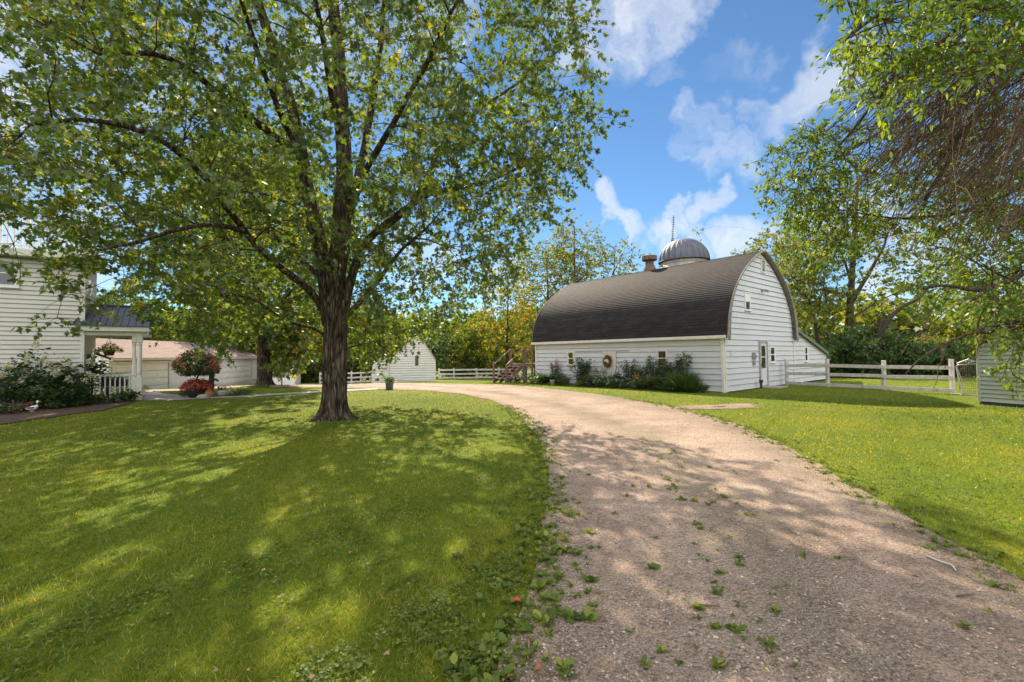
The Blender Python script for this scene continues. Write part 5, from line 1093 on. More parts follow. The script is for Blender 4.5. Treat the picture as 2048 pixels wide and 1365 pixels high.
# ------------------------------------------------------------------ garden plants
def plant(name, c, label, cat, h, rad, n=260, ls=.07, shape=OVAL, lm='garden_leaf', tm=.45, stems=14, flowers=None, group=None, form='mound', up=.35, lean=None):
    c = gz(c); root = thing(name, c, label, cat, group); st = MB(); lf = Soup(); fl = Soup(); tips = []
    for i in range(stems):
        a = rng.uniform(0, 6.283); q = math.sqrt(rng.random()); hh = h*rng.uniform(.65,1.)*(1-.35*q if form == 'mound' else 1); r_ = rad*q
        b0 = c+np.array([math.cos(a), math.sin(a), 0])*r_*(.3 if form != 'spread' else .1); tip = c+np.array([math.cos(a)*r_, math.sin(a)*r_, hh])
        if form == 'grass': tip = c+np.array([math.cos(a)*rad, math.sin(a)*rad, hh*rng.uniform(.5,1)])
        if lean is not None: tip = tip+np.asarray(lean)*hh
        Q = bez(b0, (b0+tip)/2+Z*hh*.25, tip, 6)
        if form != 'grass': st.tube(Q, np.linspace(.006,.003,6), 4, False)
        tips.append(tip); m = max(4, n//stems); f = rng.uniform(.15,1,m)**.8; P = np.stack([np.interp(f, np.linspace(0,1,6), Q[:,k]) for k in range(3)], 1)
        if form == 'grass':
            w = rng.uniform(.8,1.2,m)*hh; D = np.stack([np.cos(a+rng.normal(0,.6,m)), np.sin(a+rng.normal(0,.6,m)), rng.uniform(.6,2.2,m)], 1)
            lf.leaves(b0+rng.normal(0,.05,(m,3))*[1,1,0], D, rng.normal(0,1,(m,3)), w, [(-.012,0),(.012,0),(.014,.5),(0,1),(-.014,.5)], np.clip(rng.normal(tm,.2,m),0,1))
        else:
            aa = rng.uniform(0,6.283,m); D = np.stack([np.cos(aa), np.sin(aa), rng.normal(up,.35,m)], 1); sp = rad*.16
            lf.leaves(P+rng.normal(0,sp,(m,3))*[1,1,.5], D, rng.normal(0,.5,(m,3))+Z, ls*rng.uniform(.6,1.25,m), shape, np.clip(rng.normal(tm,.2,m),0,1))
    if st.v: st.build('stems', M['garden_stem'], root)
    lf.build('foliage', M[lm], root)
    if flowers:
        mat, nf, per, sz, spread, zr = flowers; tips = np.array(tips); k = rng.integers(0, len(tips), nf); P = tips[k]*[1,1,zr] + np.array([0,0,c[2]*(1-zr)])
        P = P+rng.normal(0,spread*.5,P.shape); P = np.repeat(P, per, 0)+rng.normal(0,sz*.7,(nf*per,3)); D = rng.normal(0,1,P.shape)+Z*.2
        fl.leaves(P, D, rng.normal(0,1,P.shape)+Z*.8, sz*rng.uniform(.7,1.3,len(P)), OVAL, rng.random(len(P))); fl.build('flowers', M[mat], root)
    return root
M['garden_stem'] = pmat('garden_stem', (.10,.13,.05), (.06,.07,.03), 8., .8)
def bedp(px, s): # point in the barn bed in front of column px
    t = on_side(px, 740)[0]; return BP(-s, t, 0)
GF = 'plants in the barn flower bed'
BED = [
 ('flower_plant',1056,.9,'pale pink flowering plant at the foot of the wooden stairs','flower',.62,.45,200,.07,OVAL,'garden_leaf',.6,16,('pink_petal',26,7,.05,.12,1.),'mound'),
 ('leafy_plant',1083,.6,'dense grey-green mound at the left end of the barn wall','plant',.78,.50,420,.06,LEAF6,'garden_leaf',.5,22,None,'mound'),
 ('leafy_plant',1108,1.0,'pale arching hosta clump at the left of the barn flower bed','plant',.45,.6,140,.16,OVAL,'garden_leaf',.8,16,None,'spread'),
 ('flower_plant',1117,.35,'tall pink phlox against the barn wall left of the first window','flower',1.45,.28,180,.08,LEAF6,'garden_leaf',.4,10,('pink_petal',34,8,.05,.14,.97),'tall'),
 ('leafy_plant',1140,.8,'round green bush under the first barn window','plant',.85,.42,420,.07,LEAF6,'garden_leaf',.5,20,None,'mound'),
 ('flower_plant',1175,.5,'tall leafy plant with dark seed heads between first window and sliding door','flower',1.5,.5,420,.10,LEAF6,'garden_leaf',.45,18,('seed_head',20,7,.035,.06,1.),'tall'),
 ('leafy_plant',1161,1.1,'low bright green mound in front of the seed head plant','plant',.55,.42,300,.06,LEAF6,'garden_leaf',.6,16,None,'mound'),
 ('leafy_plant',1191,1.15,'small yellow-green tuft at the front of the bed left of the sliding door','plant',.4,.32,200,.05,LEAF6,'yellow_leaf',.4,14,None,'mound'),
 ('flower_plant',1188,.75,'dark purple leaved plant left of the sliding door','flower',.7,.35,180,.07,OVAL,'garden_leaf',.3,12,('purple_petal',40,6,.05,.2,.8),'mound'),
 ('flower_plant',1217,.7,'wispy beige dried flowers in front of the wreath door','flower',1.05,.45,240,.05,LEAF6,'garden_leaf',.7,18,('seed_head',60,6,.03,.2,.85),'tall'),
 ('flower_plant',1214,1.2,'dark red flowered low plant at the front edge below the wreath','flower',.42,.35,180,.06,OVAL,'garden_leaf',.3,12,('purple_petal',30,5,.05,.2,.8),'mound'),
 ('flower_plant',1237,1.15,'white daisies right of the wreath door, left of two white clumps','flower',.6,.42,260,.05,LEAF6,'garden_leaf',.4,18,('white_petal',34,6,.035,.2,.95),'mound'),
 ('flower_plant',1258,1.2,'white daisies in the middle of the bed, right of two white clumps','flower',.5,.45,280,.05,LEAF6,'garden_leaf',.4,18,('white_petal',26,6,.035,.22,.9),'mound'),
 ('flower_plant',1272,.6,'tall stalks with brownish pink flower heads, first clump right of the door','flower',1.3,.42,300,.08,LEAF6,'garden_leaf',.45,16,('seed_head',16,8,.04,.08,1.),'tall'),
 ('flower_plant',1294,.7,'leafy stalks with faded heads left of the orange flowers','flower',1.1,.45,360,.08,LEAF6,'garden_leaf',.5,18,('seed_head',14,7,.035,.1,1.),'tall'),
 ('flower_plant',1305,1.0,'low plant with orange flowers below the second barn window','flower',.72,.3,160,.06,OVAL,'garden_leaf',.7,10,('orange_petal',14,8,.05,.12,1.),'mound'),
 ('flower_plant',1322,.55,'tall bushy plant with dark heads in front of the second barn window','flower',1.45,.45,460,.08,LEAF6,'garden_leaf',.5,20,('seed_head',20,8,.04,.08,1.),'tall'),
 ('flower_plant',1340,1.0,'brownish bushy plant under the right side of the second window','flower',.8,.5,420,.06,LEAF6,'dark_leaf',.7,20,('seed_head',24,5,.03,.2,.8),'mound'),
 ('flower_plant',1357,.6,'dark leafy plant with purple-brown flower heads right of the second window','flower',1.25,.42,420,.08,LEAF6,'garden_leaf',.4,18,('purple_petal',22,8,.04,.1,1.),'tall'),
 ('flower_plant',1374,.45,'tallest stalks with dried umbel heads near the right end of the bed','flower',1.62,.38,260,.09,LEAF6,'garden_leaf',.5,12,('seed_head',14,9,.05,.08,1.),'tall'),
 ('leafy_plant',1387,.85,'grassy fountain-like daylily clump near the right end of the bed','plant',.95,.42,380,.06,LEAF6,'garden_leaf',.6,16,None,'grass'),
 ('leafy_plant',1405,.95,'smaller grassy clump right of the daylily fountain','plant',.6,.35,200,.06,LEAF6,'garden_leaf',.5,12,None,'grass'),
 ('flower_plant',1422,.75,'low white flowered tuft at the right end of the barn bed','flower',.45,.35,200,.06,LEAF6,'garden_leaf',.5,14,('white_petal',12,5,.035,.2,.95),'mound'),
 ('flower_plant',1280,1.25,'low white speckled plant at the front of the bed below the brownish stalks','flower',.4,.4,220,.05,LEAF6,'garden_leaf',.4,16,('white_petal',14,5,.03,.22,.8),'mound'),
 ('leafy_plant',1366,1.2,'low dark foliage at the front of the bed below the purple heads','plant',.42,.45,280,.07,LEAF6,'dark_leaf',.6,16,None,'mound')]
BED += [
 ('leafy_plant',1126,.8,'dark green fill plant between the pink phlox and the round bush','plant',.6,.4,300,.08,OVAL,'garden_leaf',.4,18,None,'mound'),
 ('leafy_plant',1200,.85,'dark leafy mound right beside the left edge of the sliding door','plant',.62,.42,320,.08,OVAL,'dark_leaf',.6,18,None,'mound'),
 ('leafy_plant',1228,.8,'leafy green mound in front of the right edge of the sliding door','plant',.65,.42,320,.08,OVAL,'garden_leaf',.5,18,None,'mound'),
 ('leafy_plant',1250,.7,'green leafy mound behind the daisies and the small trellis','plant',.75,.45,360,.08,OVAL,'garden_leaf',.4,18,None,'mound'),
 ('leafy_plant',1312,1.1,'dark low mound in front of the orange flowers','plant',.5,.42,320,.07,OVAL,'dark_leaf',.6,18,None,'mound'),
 ('leafy_plant',1348,.8,'broad green mound between the brownish bush and the purple heads','plant',.8,.45,380,.08,OVAL,'garden_leaf',.5,20,None,'mound')]
for nm, px, s, lab, cat, h, r, n, ls, sh, lm, tm, stm, flw, fm in BED:
    plant(nm, bedp(px, s), lab, cat, h, r*1.12, int(n*3.6), ls*1.1, sh, lm, tm, stm, flw, GF, fm)
c = bedp(1137,1.25); pt = thing('flower_pot', gz(c), 'small grey stone pot at the front of the barn bed', 'pot'); c = gz(c)
m = MB(); m._lathe(c, [(0,.09),(.02,.11),(.22,.13),(.25,.15),(.28,.15),(.28,.12),(.2,.11)], 14); m.build('pot', M['rock'], pt, True)
c = bedp(1247,.5); tr_ = thing('trellis', gz(c), 'small rusty A-shaped garden trellis right of the sliding door', 'trellis'); c = gz(c)
for d in (-.28, .28): m = MB(); m.tube([c+Tv*d, c+Z*1.0+Tv*d*.1], .014, 6); m.build('leg', M['rust'], tr_)
m = MB(); m.tube([c+Tv*-.2+Z*.3, c+Tv*.2+Z*.3], .01, 5); m.build('crossbar', M['rust'], tr_)

# house bed ----------------------------------------------------------
def hb(px, o): return gz(HP(hk(px), o, 0))
GH = 'plants in the house flower bed'
def hydrangea(px, o, label, h, rad, nf, n):
    return plant('hydrangea', hb(px,o), label, 'shrub', h*.84, rad*.95, int(n*.62), .13, OVAL, 'garden_leaf', .38, 26, ('white_petal', int(nf*1.5), 34, .062, .10, 1.05), GH, 'mound')
hydrangea(20, 1.0, 'tall hydrangea with white flower heads at the left edge against the house', 2.3, 1.0, 12, 900)
hydrangea(88, .9, 'tallest white hydrangea in the middle of the dark house foundation', 2.5, 1.1, 18, 1300)
hydrangea(150, .75, 'arching hydrangea at the house corner left of the porch rail', 2.1, .9, 11, 900)
hydrangea(50, 1.5, 'low hydrangea with two large white flower heads in front of the dark foundation', 1.2, .8, 9, 800)
plant('shrub', hb(120,1.3), 'dark dense shrub under the hydrangeas left of the porch', 'shrub', .95, .85, 1300, .10, OVAL, 'dark_leaf', .45, 34, None, GH, 'mound')
plant('shrub', hb(165,1.0), 'dark feathery shrub beside the porch rail', 'shrub', 1.15, .5, 800, .07, LEAF6, 'dark_leaf', .5, 24, None, GH, 'mound')
plant('leafy_plant', hb(196,.75), 'fresh green leafy plant in front of the porch rail', 'plant', .5, .42, 420, .10, LEAF6, 'garden_leaf', .75, 18, None, GH, 'mound')
plant('leafy_plant', hb(222,.55), 'green leafy plant beside the fresh green one, nearer the porch post', 'plant', .42, .36, 340, .09, LEAF6, 'garden_leaf', .6, 16, None, GH, 'mound')
plant('leafy_plant', hb(256,.35), 'dark green low hosta at the foot of the porch post', 'plant', .36, .48, 300, .12, OVAL, 'dark_leaf', .6, 18, None, GH, 'spread')
plant('flower_plant', hb(60,2.1), 'dark red foliage plant at the front of the house bed', 'flower', .38, .4, 240, .07, OVAL, 'dark_leaf', .3, 14, ('purple_petal',60,4,.05,.22,.8), GH)
plant('flower_plant', hb(18,2.3), 'grey leaved plant with pinkish flowers at the left edge of the lawn', 'flower', .5, .5, 300, .07, OVAL, 'garden_leaf', .4, 16, ('pink_petal',12,5,.04,.22,.9), GH)
plant('flower_plant', hb(96,2.15), 'red and pink begonias behind the goose ornament', 'flower', .3, .32, 160, .06, OVAL, 'dark_leaf', .4, 12, ('red_petal',22,5,.04,.16,.9), GH)
plant('leafy_plant', hb(176,.5), 'tall yellowing stalks in front of the left porch rail', 'plant', 1.1, .2, 160, .07, LEAF6, 'yellow_leaf', .3, 8, None, GH, 'tall')
plant('climbing_plant', HP(hk(184),-.7,0), 'leafy climbing plant inside the porch beside the house wall', 'plant', 2.0, .45, 500, .12, OVAL, 'garden_leaf', .65, 16, None, None, 'tall')
plant('flower_plant', HP(hk(200),-1.4,0), 'sunlit yellow-orange plant inside the porch', 'plant', 1.35, .35, 320, .09, OVAL, 'yellow_leaf', .8, 12, ('orange_petal',10,6,.05,.15,.9), None, 'tall')
plant('leafy_plant', HP(hk(232),-PD-.6,0), 'sunlit yellow-green ground plants beyond the porch rail', 'plant', .5, .9, 700, .09, OVAL, 'yellow_leaf', .6, 30, None, None, 'mound')
plant('leafy_plant', hb(136,1.75), 'low scattered green seedlings on the bare mulch right of the goose', 'plant', .2, .5, 260, .07, OVAL, 'garden_leaf', .5, 18, None, GH, 'spread')
plant('leafy_plant', hb(35,2.75), 'grey-green edging plant at the front left of the mulch bed', 'plant', .32, .55, 380, .07, OVAL, 'garden_leaf', .6, 18, None, GH, 'spread')
plant('flower_plant', hb(75,2.7), 'small red-leaved edging plant left of the goose', 'flower', .26, .45, 260, .06, OVAL, 'dark_leaf', .4, 16, ('red_petal',16,4,.035,.18,.9), GH, 'spread')
plant('leafy_plant', hb(172,1.35), 'small green tuft at the mulch edge before the fresh green plant', 'plant', .25, .35, 220, .06, LEAF6, 'garden_leaf', .6, 14, None, GH, 'mound')
# goose ornament
c = hb(106,2.35); gs = thing('goose_statue', c, 'white goose garden statue with red trim at the lawn edge of the house bed', 'statue')
m = MB(); R_ = hu; 
m.tube([c-R_*.22+Z*.16, c-R_*.12+Z*.15, c+Z*.16, c+R_*.10+Z*.19, c+R_*.15+Z*.26, c+R_*.16+Z*.33, c+R_*.15+Z*.40], [.02,.075,.10,.085,.05,.035,.032], 12); m.blob(c+R_*.155+Z*.43, .048, (1.1,.9,1), 10, 7); m.build('body', M['white_paint'], gs, True)
m = MB(); m.tube([c+R_*.19+Z*.43, c+R_*.27+Z*.415], [.02,.008], 8); m.build('beak', M['beak'], gs)
for o_ in (-.08,.08): m = MB(); m.tube([c-R_*.16+hn*o_+Z*.19, c+R_*.0+hn*o_*1.1+Z*.18, c+R_*.08+hn*o_+Z*.2], [.015,.04,.02], 8); m.build('wing', M['red_paint'], gs, True)
m = MB(); m._lathe(c-Z*.03, [(0,.12),(.05,.11),(.09,.06)], 12); m.build('base', M['rock'], gs)
gs.scale = (.72,.72,.72)
# porch hanging basket, rail planters, shepherd hook, wire hanger
c = HP(hk(216),-.25,0); ztop = zf-.08; zb0 = hz(216,712)
hb_ = thing('hanging_basket', c+Z*zb0, 'brown hanging basket of trailing green plants under the porch beam', 'hanging basket')
m = MB(); m._lathe(c+Z*zb0, [(0,.10),(.02,.13),(.2,.19),(.22,.20),(.22,.17)], 14); m.build('basket', M['basket'], hb_)
m = MB()
for a in (0,2.1,4.2): m.tube([c+Z*(zb0+.2)+np.array([.19*math.cos(a),.19*math.sin(a),0]), c+Z*(ztop-.05)], .006, 4)
m.tube([c+Z*(ztop-.05), c+Z*(ztop+.1)], .008, 5); m.build('hanger', M['black_metal'], hb_)
sp_ = Soup(); n = 620; a = rng.uniform(0,6.283,n); q = rng.uniform(0,1,n)**.7; P = c+np.stack([np.cos(a)*q*.46, np.sin(a)*q*.3, zb0+.24+.24*(1-q)*rng.random(n)-.10*q*q+rng.normal(0,.04,n)], 1)-np.array([0,0,0])
sp_.leaves(P, np.stack([np.cos(a),np.sin(a),rng.normal(.2,.5,n)],1), rng.normal(0,.6,(n,3))+Z, .085*rng.uniform(.6,1.2,n), LEAF6, np.clip(rng.normal(.6,.2,n),0,1)); sp_.build('foliage', M['yellow_leaf'], hb_)
for px, pl in ((213,'dark planter box of mixed plants behind the porch rail, left of two'), (239,'dark planter box behind the porch rail next to the post, right of two')):
    c = HP(hk(px),-.32,0); zz_ = hz(px,774); r_ = thing('planter', c+Z*zz_, pl, 'planter', 'planters on the porch rail')
    m = MB(); m.box(c+Z*(zz_+.11), (.42,.2,.22), hu, hn, Z, .02); m.box(c+Z*(zz_+.22), (.46,.24,.03), hu, hn, Z, .008); m.build('box', M['dark_pot'], r_)
    m = MB(); m.box(c+Z*(zz_/2), (.08,.08,zz_-.06), hu, hn, Z); m.build('stand', M['dark_pot'], r_)
    sp_ = Soup(); n = 120; P = c+np.array([0,0,zz_+.26])+rng.normal(0,1,(n,3))*[.14,.08,.05]; sp_.leaves(P, rng.normal(0,1,(n,3))+Z*.6, rng.normal(0,1,(n,3))+Z, .07, OVAL, np.clip(rng.normal(.5,.2,n),0,1)); sp_.build('foliage', M['garden_leaf'], r_)
c = hb(186,.55); sh = thing('shepherd_hook', c, 'thin black shepherd hook standing in the bed at the left of the porch rail', 'plant hook')
m = MB(); m.tube([c-Z*.1, c+Z*1.75, c+Z*1.85+hu*.05, c+Z*1.86+hu*.14, c+Z*1.78+hu*.2], .010, 6); m.build('hook', M['black_metal'], sh)
c = HP(hk(223),.04,0); zt2 = hz(223,736); wh = thing('wire_planter', c+Z*(rt_+.0), 'wire hanging planter with scrollwork on the front of the porch rail', 'planter')
m = MB()
for d in (-.2,0,.2): m.tube([c+Z*(rt_+.02)+hu*d, c+Z*zt2], .005, 4)
m.build('hanger', M['black_metal'], wh); m = MB()
for d in (-.27,-.16,-.05,.06,.17,.28): m.tube([c+hu*(d+.06*math.cos(v))+hn*.05+Z*(rt_-.02+.06*math.sin(v)) for v in np.linspace(0,6.28,10)], .005, 4, False)
m.tube([c-hu*.32+hn*.05+Z*(rt_-.08), c+hu*.34+hn*.05+Z*(rt_-.08)], .006, 4); m.tube([c+hn*.05+Z*(rt_-.02), c+Z*(rt_+.0)], .006, 4); m.build('scrollwork', M['black_metal'], wh)

# pump group ----------------------------------------------------------
def py_(px, py): return G(px, py)
c = py_(388, 796.5); YT = c[1]; tp_ = thing('topiary_tree', c, 'round reddish pink flowering hydrangea tree with leaning stem beside the old water pump', 'tree')
cc = at(396, 730, YT); m = MB(); m.tube([c-Z*.1, at(391,765,YT), at(399,745,YT), cc], [.035,.03,.028,.02], 8); 
for i in range(14): a = rng.uniform(0,6.283); m.tube([at(399,748,YT), cc+np.array([math.cos(a)*.45, math.sin(a)*.4, rng.uniform(-.1,.4)])], [.014,.005], 5)
m.build('trunk', M['bark'], tp_)
n = 2600; V_ = rng.normal(0,1,(n,3)); V_ /= np.linalg.norm(V_,axis=1)[:,None]; q = rng.uniform(.45,1,n)**.5; rx = 39/F*YT
P = cc+V_*q[:,None]*np.array([rx,rx*.8,rx*.66])*(1+.14*np.sin(V_[:,:1]*5+V_[:,2:]*4)); P[:,2] = np.maximum(P[:,2], cc[2]-rx*.42+rng.normal(0,.05,n))
lf = Soup(); lf.leaves(P, V_+rng.normal(0,.5,(n,3)), V_+Z*.4, .10*rng.uniform(.6,1.2,n), OVAL, np.clip(rng.normal(.5,.2,n),0,1)); lf.build('crown', M['garden_leaf'], tp_)
fl = Soup(); k = 95; V2 = rng.normal(0,1,(k,3)); V2 /= np.linalg.norm(V2,axis=1)[:,None]; Pf = cc+V2*np.array([rx,rx*.8,rx*.66])*1.0; Pf = Pf[Pf[:,2] > cc[2]-rx*.4]; Pf = np.repeat(Pf, 26, 0); Pf += rng.normal(0,.06,Pf.shape)
fl.leaves(Pf, rng.normal(0,1,Pf.shape), rng.normal(0,1,Pf.shape), .06*rng.uniform(.6,1.2,len(Pf)), OVAL, rng.random(len(Pf))); fl.build('flowers', M['salmon_petal'], tp_)
c = py_(423, 795); YPp = c[1]; pu = thing('water_pump', c, 'old dark iron hand water pump with curved handle beside the red flowers', 'pump')
z1 = at(423,741,YPp)[2]; X_ = np.array([1.,0,0])
m = MB(); hgt = z1-c[2]; m._lathe(c-Z*.05, [(0,.14),(.06,.13),(.1,.065),(.42*hgt,.06),(.5*hgt,.08),(.78*hgt,.095),(.98*hgt,.095),(1.0*hgt,.12),(1.05*hgt,.11),(1.07*hgt,.04),(1.16*hgt,.03)], 14); m.build('body', M['pump_iron'], pu, True)
m = MB(); m.tube([c+Z*hgt*.62, c+Z*hgt*.66+X_*.16, c+Z*hgt*.6+X_*.26], [.05,.045,.04], 8); m.build('spout', M['pump_iron'], pu)
m = MB(); m.tube([c+Z*hgt*1.08+X_*.02, c+Z*hgt*1.26-X_*.04, c+Z*hgt*1.28-X_*.12, c+Z*hgt*1.2-X_*.26, c+Z*hgt*1.17-X_*.45, c+Z*hgt*1.2-X_*.6], [.02,.024,.024,.02,.018,.018], 8); m.build('handle', M['pump_iron'], pu)
c = py_(394.5, 795.5); pl = thing('flower_kettle', c, 'black iron kettle overflowing with red begonias in front of the hydrangea tree', 'planter'); 
m = MB(); m._lathe(c, [(0,.22),(.05,.30),(.2,.37),(.32,.36),(.36,.38),(.38,.38),(.36,.32)], 20); m.build('kettle', M['black_metal'], pl, True)
n = 620; V_ = rng.normal(0,1,(n,3)); V_[:,2] = np.abs(V_[:,2]); V_ /= np.linalg.norm(V_,axis=1)[:,None]; P = c+Z*.36+V_*rng.uniform(.5,1,n)[:,None]*[.52,.42,.30]
lf = Soup(); lf.leaves(P, V_+rng.normal(0,.5,(n,3)), rng.normal(0,.5,(n,3))+Z, .08, OVAL, np.clip(rng.normal(.4,.2,n),0,1)); lf.build('foliage', M['garden_leaf'], pl)
P = c+Z*.37+V_*[.55,.45,.32]+rng.normal(0,.03,V_.shape); P = np.concatenate([P, P+rng.normal(0,.03,P.shape), P+rng.normal(0,.03,P.shape)]); fl = Soup(); fl.leaves(P, rng.normal(0,1,P.shape), rng.normal(0,1,P.shape), .055, OVAL, rng.random(len(P))); fl.build('flowers', M['red_petal'], pl)
c = py_(417, 795.5); jug = thing('clay_jug', c, 'rusty orange clay jug leaning between the kettle and the pump', 'jug'); m = MB(); m._lathe(c, [(0,.08),(.04,.13),(.2,.14),(.3,.09),(.36,.05),(.42,.06)], 14); m.build('jug', M['terracotta'], jug, True)
c = py_(444, 792.5); sw = thing('swan_planter', c, 'cream swan shaped planter with small flowers right of the water pump', 'planter')
m = MB(); m._lathe(c, [(0,.14),(.04,.2),(.14,.27),(.22,.27),(.24,.24)], 16); m.tube([c+Z*.12+X_*.2, c+Z*.2+X_*.34, c+Z*.34+X_*.36, c+Z*.42+X_*.33], [.06,.04,.032,.04], 8); m.tube([c+Z*.15-X_*.2, c+Z*.27-X_*.34], [.07,.02], 8); m.build('bowl', M['cream_pot'], sw, True)
sp_ = Soup(); n = 140; P = c+Z*.27+rng.normal(0,1,(n,3))*[.14,.12,.06]; sp_.leaves(P, rng.normal(0,1,(n,3))+Z*.6, rng.normal(0,1,(n,3))+Z, .07, OVAL, np.clip(rng.normal(.6,.2,n),0,1)); sp_.build('foliage', M['yellow_leaf'], sw)
c = py_(406, 797.8); m = MB(); m.blob(c+Z*.07, .22, (1.1,.7,.5), 12, 8, .25); o = m.build('rock', M['rock'], None, True); tag(o, 'rounded tan rock on the path edge in front of the black kettle', 'rock')
plant('leafy_plant', py_(372,794.5), 'low dark plant left of the black flower kettle', 'plant', .3, .35, 240, .08, OVAL, 'dark_leaf', .6, 14, None, 'plants around the water pump')
plant('leafy_plant', py_(470,792.5), 'low creeping green plant right of the swan planter, nearest to it', 'plant', .22, .55, 400, .06, OVAL, 'dark_leaf', .7, 18, None, 'plants around the water pump', 'spread')
plant('leafy_plant', py_(490,790.5), 'creeping plant at the right end of the pump bed', 'plant', .22, .45, 320, .06, OVAL, 'dark_leaf', .6, 16, None, 'plants around the water pump', 'spread')
plant('flower_plant', GP(gline(372),.45,0), 'dried reddish plant against the garage wall between the two doors', 'plant', .55, .4, 260, .07, OVAL, 'dark_leaf', .8, 14, ('seed_head',40,5,.04,.2,.9))
c = gz(at(779, 779, G(779,779.5)[1])); po = thing('tub_planter', c, 'round blue-grey tub planter standing at the lawn edge where the path meets the drive', 'planter')
m = MB(); rr = 8.6/F*c[1]; m._lathe(c-Z*.02, [(0,rr*.78),(.3,rr*.92),(.33,rr*1.04),(.37,rr*1.04),(.37,rr*.85),(.3,rr*.8)], 18); m.build('tub', M['blue_pot'], po, True)
sp_ = Soup(); n = 150; P = c+Z*.42+rng.normal(0,1,(n,3))*[.12,.1,.06]; sp_.leaves(P, rng.normal(0,1,(n,3))+Z*.9, rng.normal(0,1,(n,3))+Z, .10, OVAL, np.clip(rng.normal(.6,.2,n),0,1)); sp_.build('foliage', M['garden_leaf'], po)

# ------------------------------------------------------------------ grass, clover, weeds, gravel stones
def outside(P, names):
    k = np.ones(len(P), bool)
    for n_ in names: k &= ~inpoly(P, POLY[n_])
    return k
dl = [inA, outB]
def polar(n, r0, r1, spread=1.05):
    r = np.exp(rng.uniform(math.log(r0), math.log(r1), n)); a = rng.uniform(-spread, spread, n); return np.stack([r*np.sin(a), r*np.cos(a)], 1), r
inAs, outBs = smooth(resample(inA, 160), 3), smooth(resample(outB, 160), 3)
P, r = polar(420000, 1.7, 46)
dd = np.minimum(dist_line(P, inAs), dist_line(P, outBs)); ins = inpoly(P, POLY['driveway'])
k = outside(P, ['walk','apron','porch','house','barn','garage','bed','bare']) & (~ins | ((dd < .34) & (rng.random(len(P)) < .5*np.exp(-dd/.12)*(.3+1.4*nfield(P, 4.1, 5.)))))
k &= ~((~ins) & (dd < .10) & (rng.random(len(P)) < .5))
P, r = P[k], r[k]; n = len(P)
fN = nfield(P, .8, 1.); fS = nfield(P, 3.1, 6.); fL = nfield(P, .22, 3.)
hgt = (.018+.020*fS+.024*nfield(P, 9.3, 2.))*(.6+.8*rng.random(n)); wid = .0040*np.clip(r/3., 1, 5.5)*rng.uniform(.6,1.5,n)
D = rng.normal(0,.6,(n,3)); D[:,2] = 1.; Nn = rng.normal(0,1,(n,3)); sp_ = Soup()
t = np.clip(.16+.30*fN+.28*fL+.14*nfield(P, 7.7, 4.)+rng.normal(0,.15,n)+(rng.random(n) < .05*np.clip(3.5/r,0,1)**1.5)*.5, 0, 1)
V = np.c_[P, T(P[:,0], P[:,1])-.004]; D /= np.linalg.norm(D,axis=1)[:,None]; S_ = np.cross(D, Nn); S_ /= np.linalg.norm(S_,axis=1)[:,None]
tri = np.stack([V-S_*wid[:,None]*.5, V+S_*wid[:,None]*.5, V+D*hgt[:,None]], 1); sp_.V.append(tri.reshape(-1,3)); sp_.k.append(np.full(n,3)); sp_.t.append(t)
o = sp_.build('grass', M['grass_blade']); tag(o, kind='stuff')
# clover and broad-leaved patches low in the lawn
P, r = polar(60000, 1.7, 11); ins = inpoly(P, POLY['driveway']); k = ~ins & outside(P, ['house','bed']) & ((nfield(P, 1.15, 8.)*.6+nfield(P, 3.7, 2.)*.5) > .54+.3*rng.random(len(P))) & (P[:,0] < 6)
P = P[k]; n = len(P); q = Soup(); a = rng.uniform(0, 6.283, n); Vp = np.c_[P, T(P[:,0],P[:,1])+rng.uniform(.012,.04,n)]
for j in range(3):
    aj = a+j*2.094; q.leaves(Vp, np.stack([np.cos(aj), np.sin(aj), rng.normal(.05,.25,n)],1), rng.normal(0,.25,(n,3))+Z, .015*rng.uniform(.7,1.4,n), [(0,0),(.45,.45),(.35,.9),(0,1),(-.35,.9),(-.45,.45)], np.clip(rng.normal(.5,.2,n),0,1))
o = q.build('clover', M['clover_leaf']); tag(o, kind='stuff')
# plantain rosettes and tufts along the drive edges and down its middle
def along(L_, n, sd, ymax=22):
    i = rng.integers(0, len(L_)-1, n); f = rng.random(n)[:,None]; p = L_[i]*(1-f)+L_[i+1]*f; p = p+rng.normal(0,sd,(n,2)); return p[(p[:,1] > 1.2) & (p[:,1] < ymax)]
near = inAs[(inAs[:,1] > .5) & (inAs[:,1] < 14)]; nearB = outBs[(outBs[:,1] > .5) & (outBs[:,1] < 16)]
mid_a = smooth(resample(inAs,160),1); midl = []
for px_, py__ in [(1500,1365),(1470,1290),(1450,1200),(1430,1120),(1410,1040),(1380,980),(1330,930),(1280,880)]: midl.append(G(px_,py__)[:2])
midl = np.array(midl)
ce = np.concatenate([along(near, 1300, .15), along(near[near[:,1] < 5], 380, .26), along(nearB, 1100, .14), along(midl, 100, .2), along(midl, 50, .6)])
ce = ce[(np.hypot(ce[:,0],ce[:,1]) > 1.6)]; m_ = (nfield(ce, 2.3, 3.)*.6+nfield(ce, 6.1, 1.)*.5) > .5; ce = ce[m_ | (rng.random(len(ce)) < .3)]
n = len(ce); q = Soup(); sz = rng.uniform(.2,1.,n)**2*.045+.012; sz *= np.where((ce[:,0] < 1.2) & (ce[:,1] < 4.2), 1.35, 1.); nl_ = 7
i = np.repeat(np.arange(n), nl_); a = np.tile(np.arange(nl_)*2.4, n)+np.repeat(rng.uniform(0,6.28,n), nl_); Pz = np.c_[ce, T(ce[:,0],ce[:,1])+.014][i]+rng.normal(0,.006,(n*nl_,3))
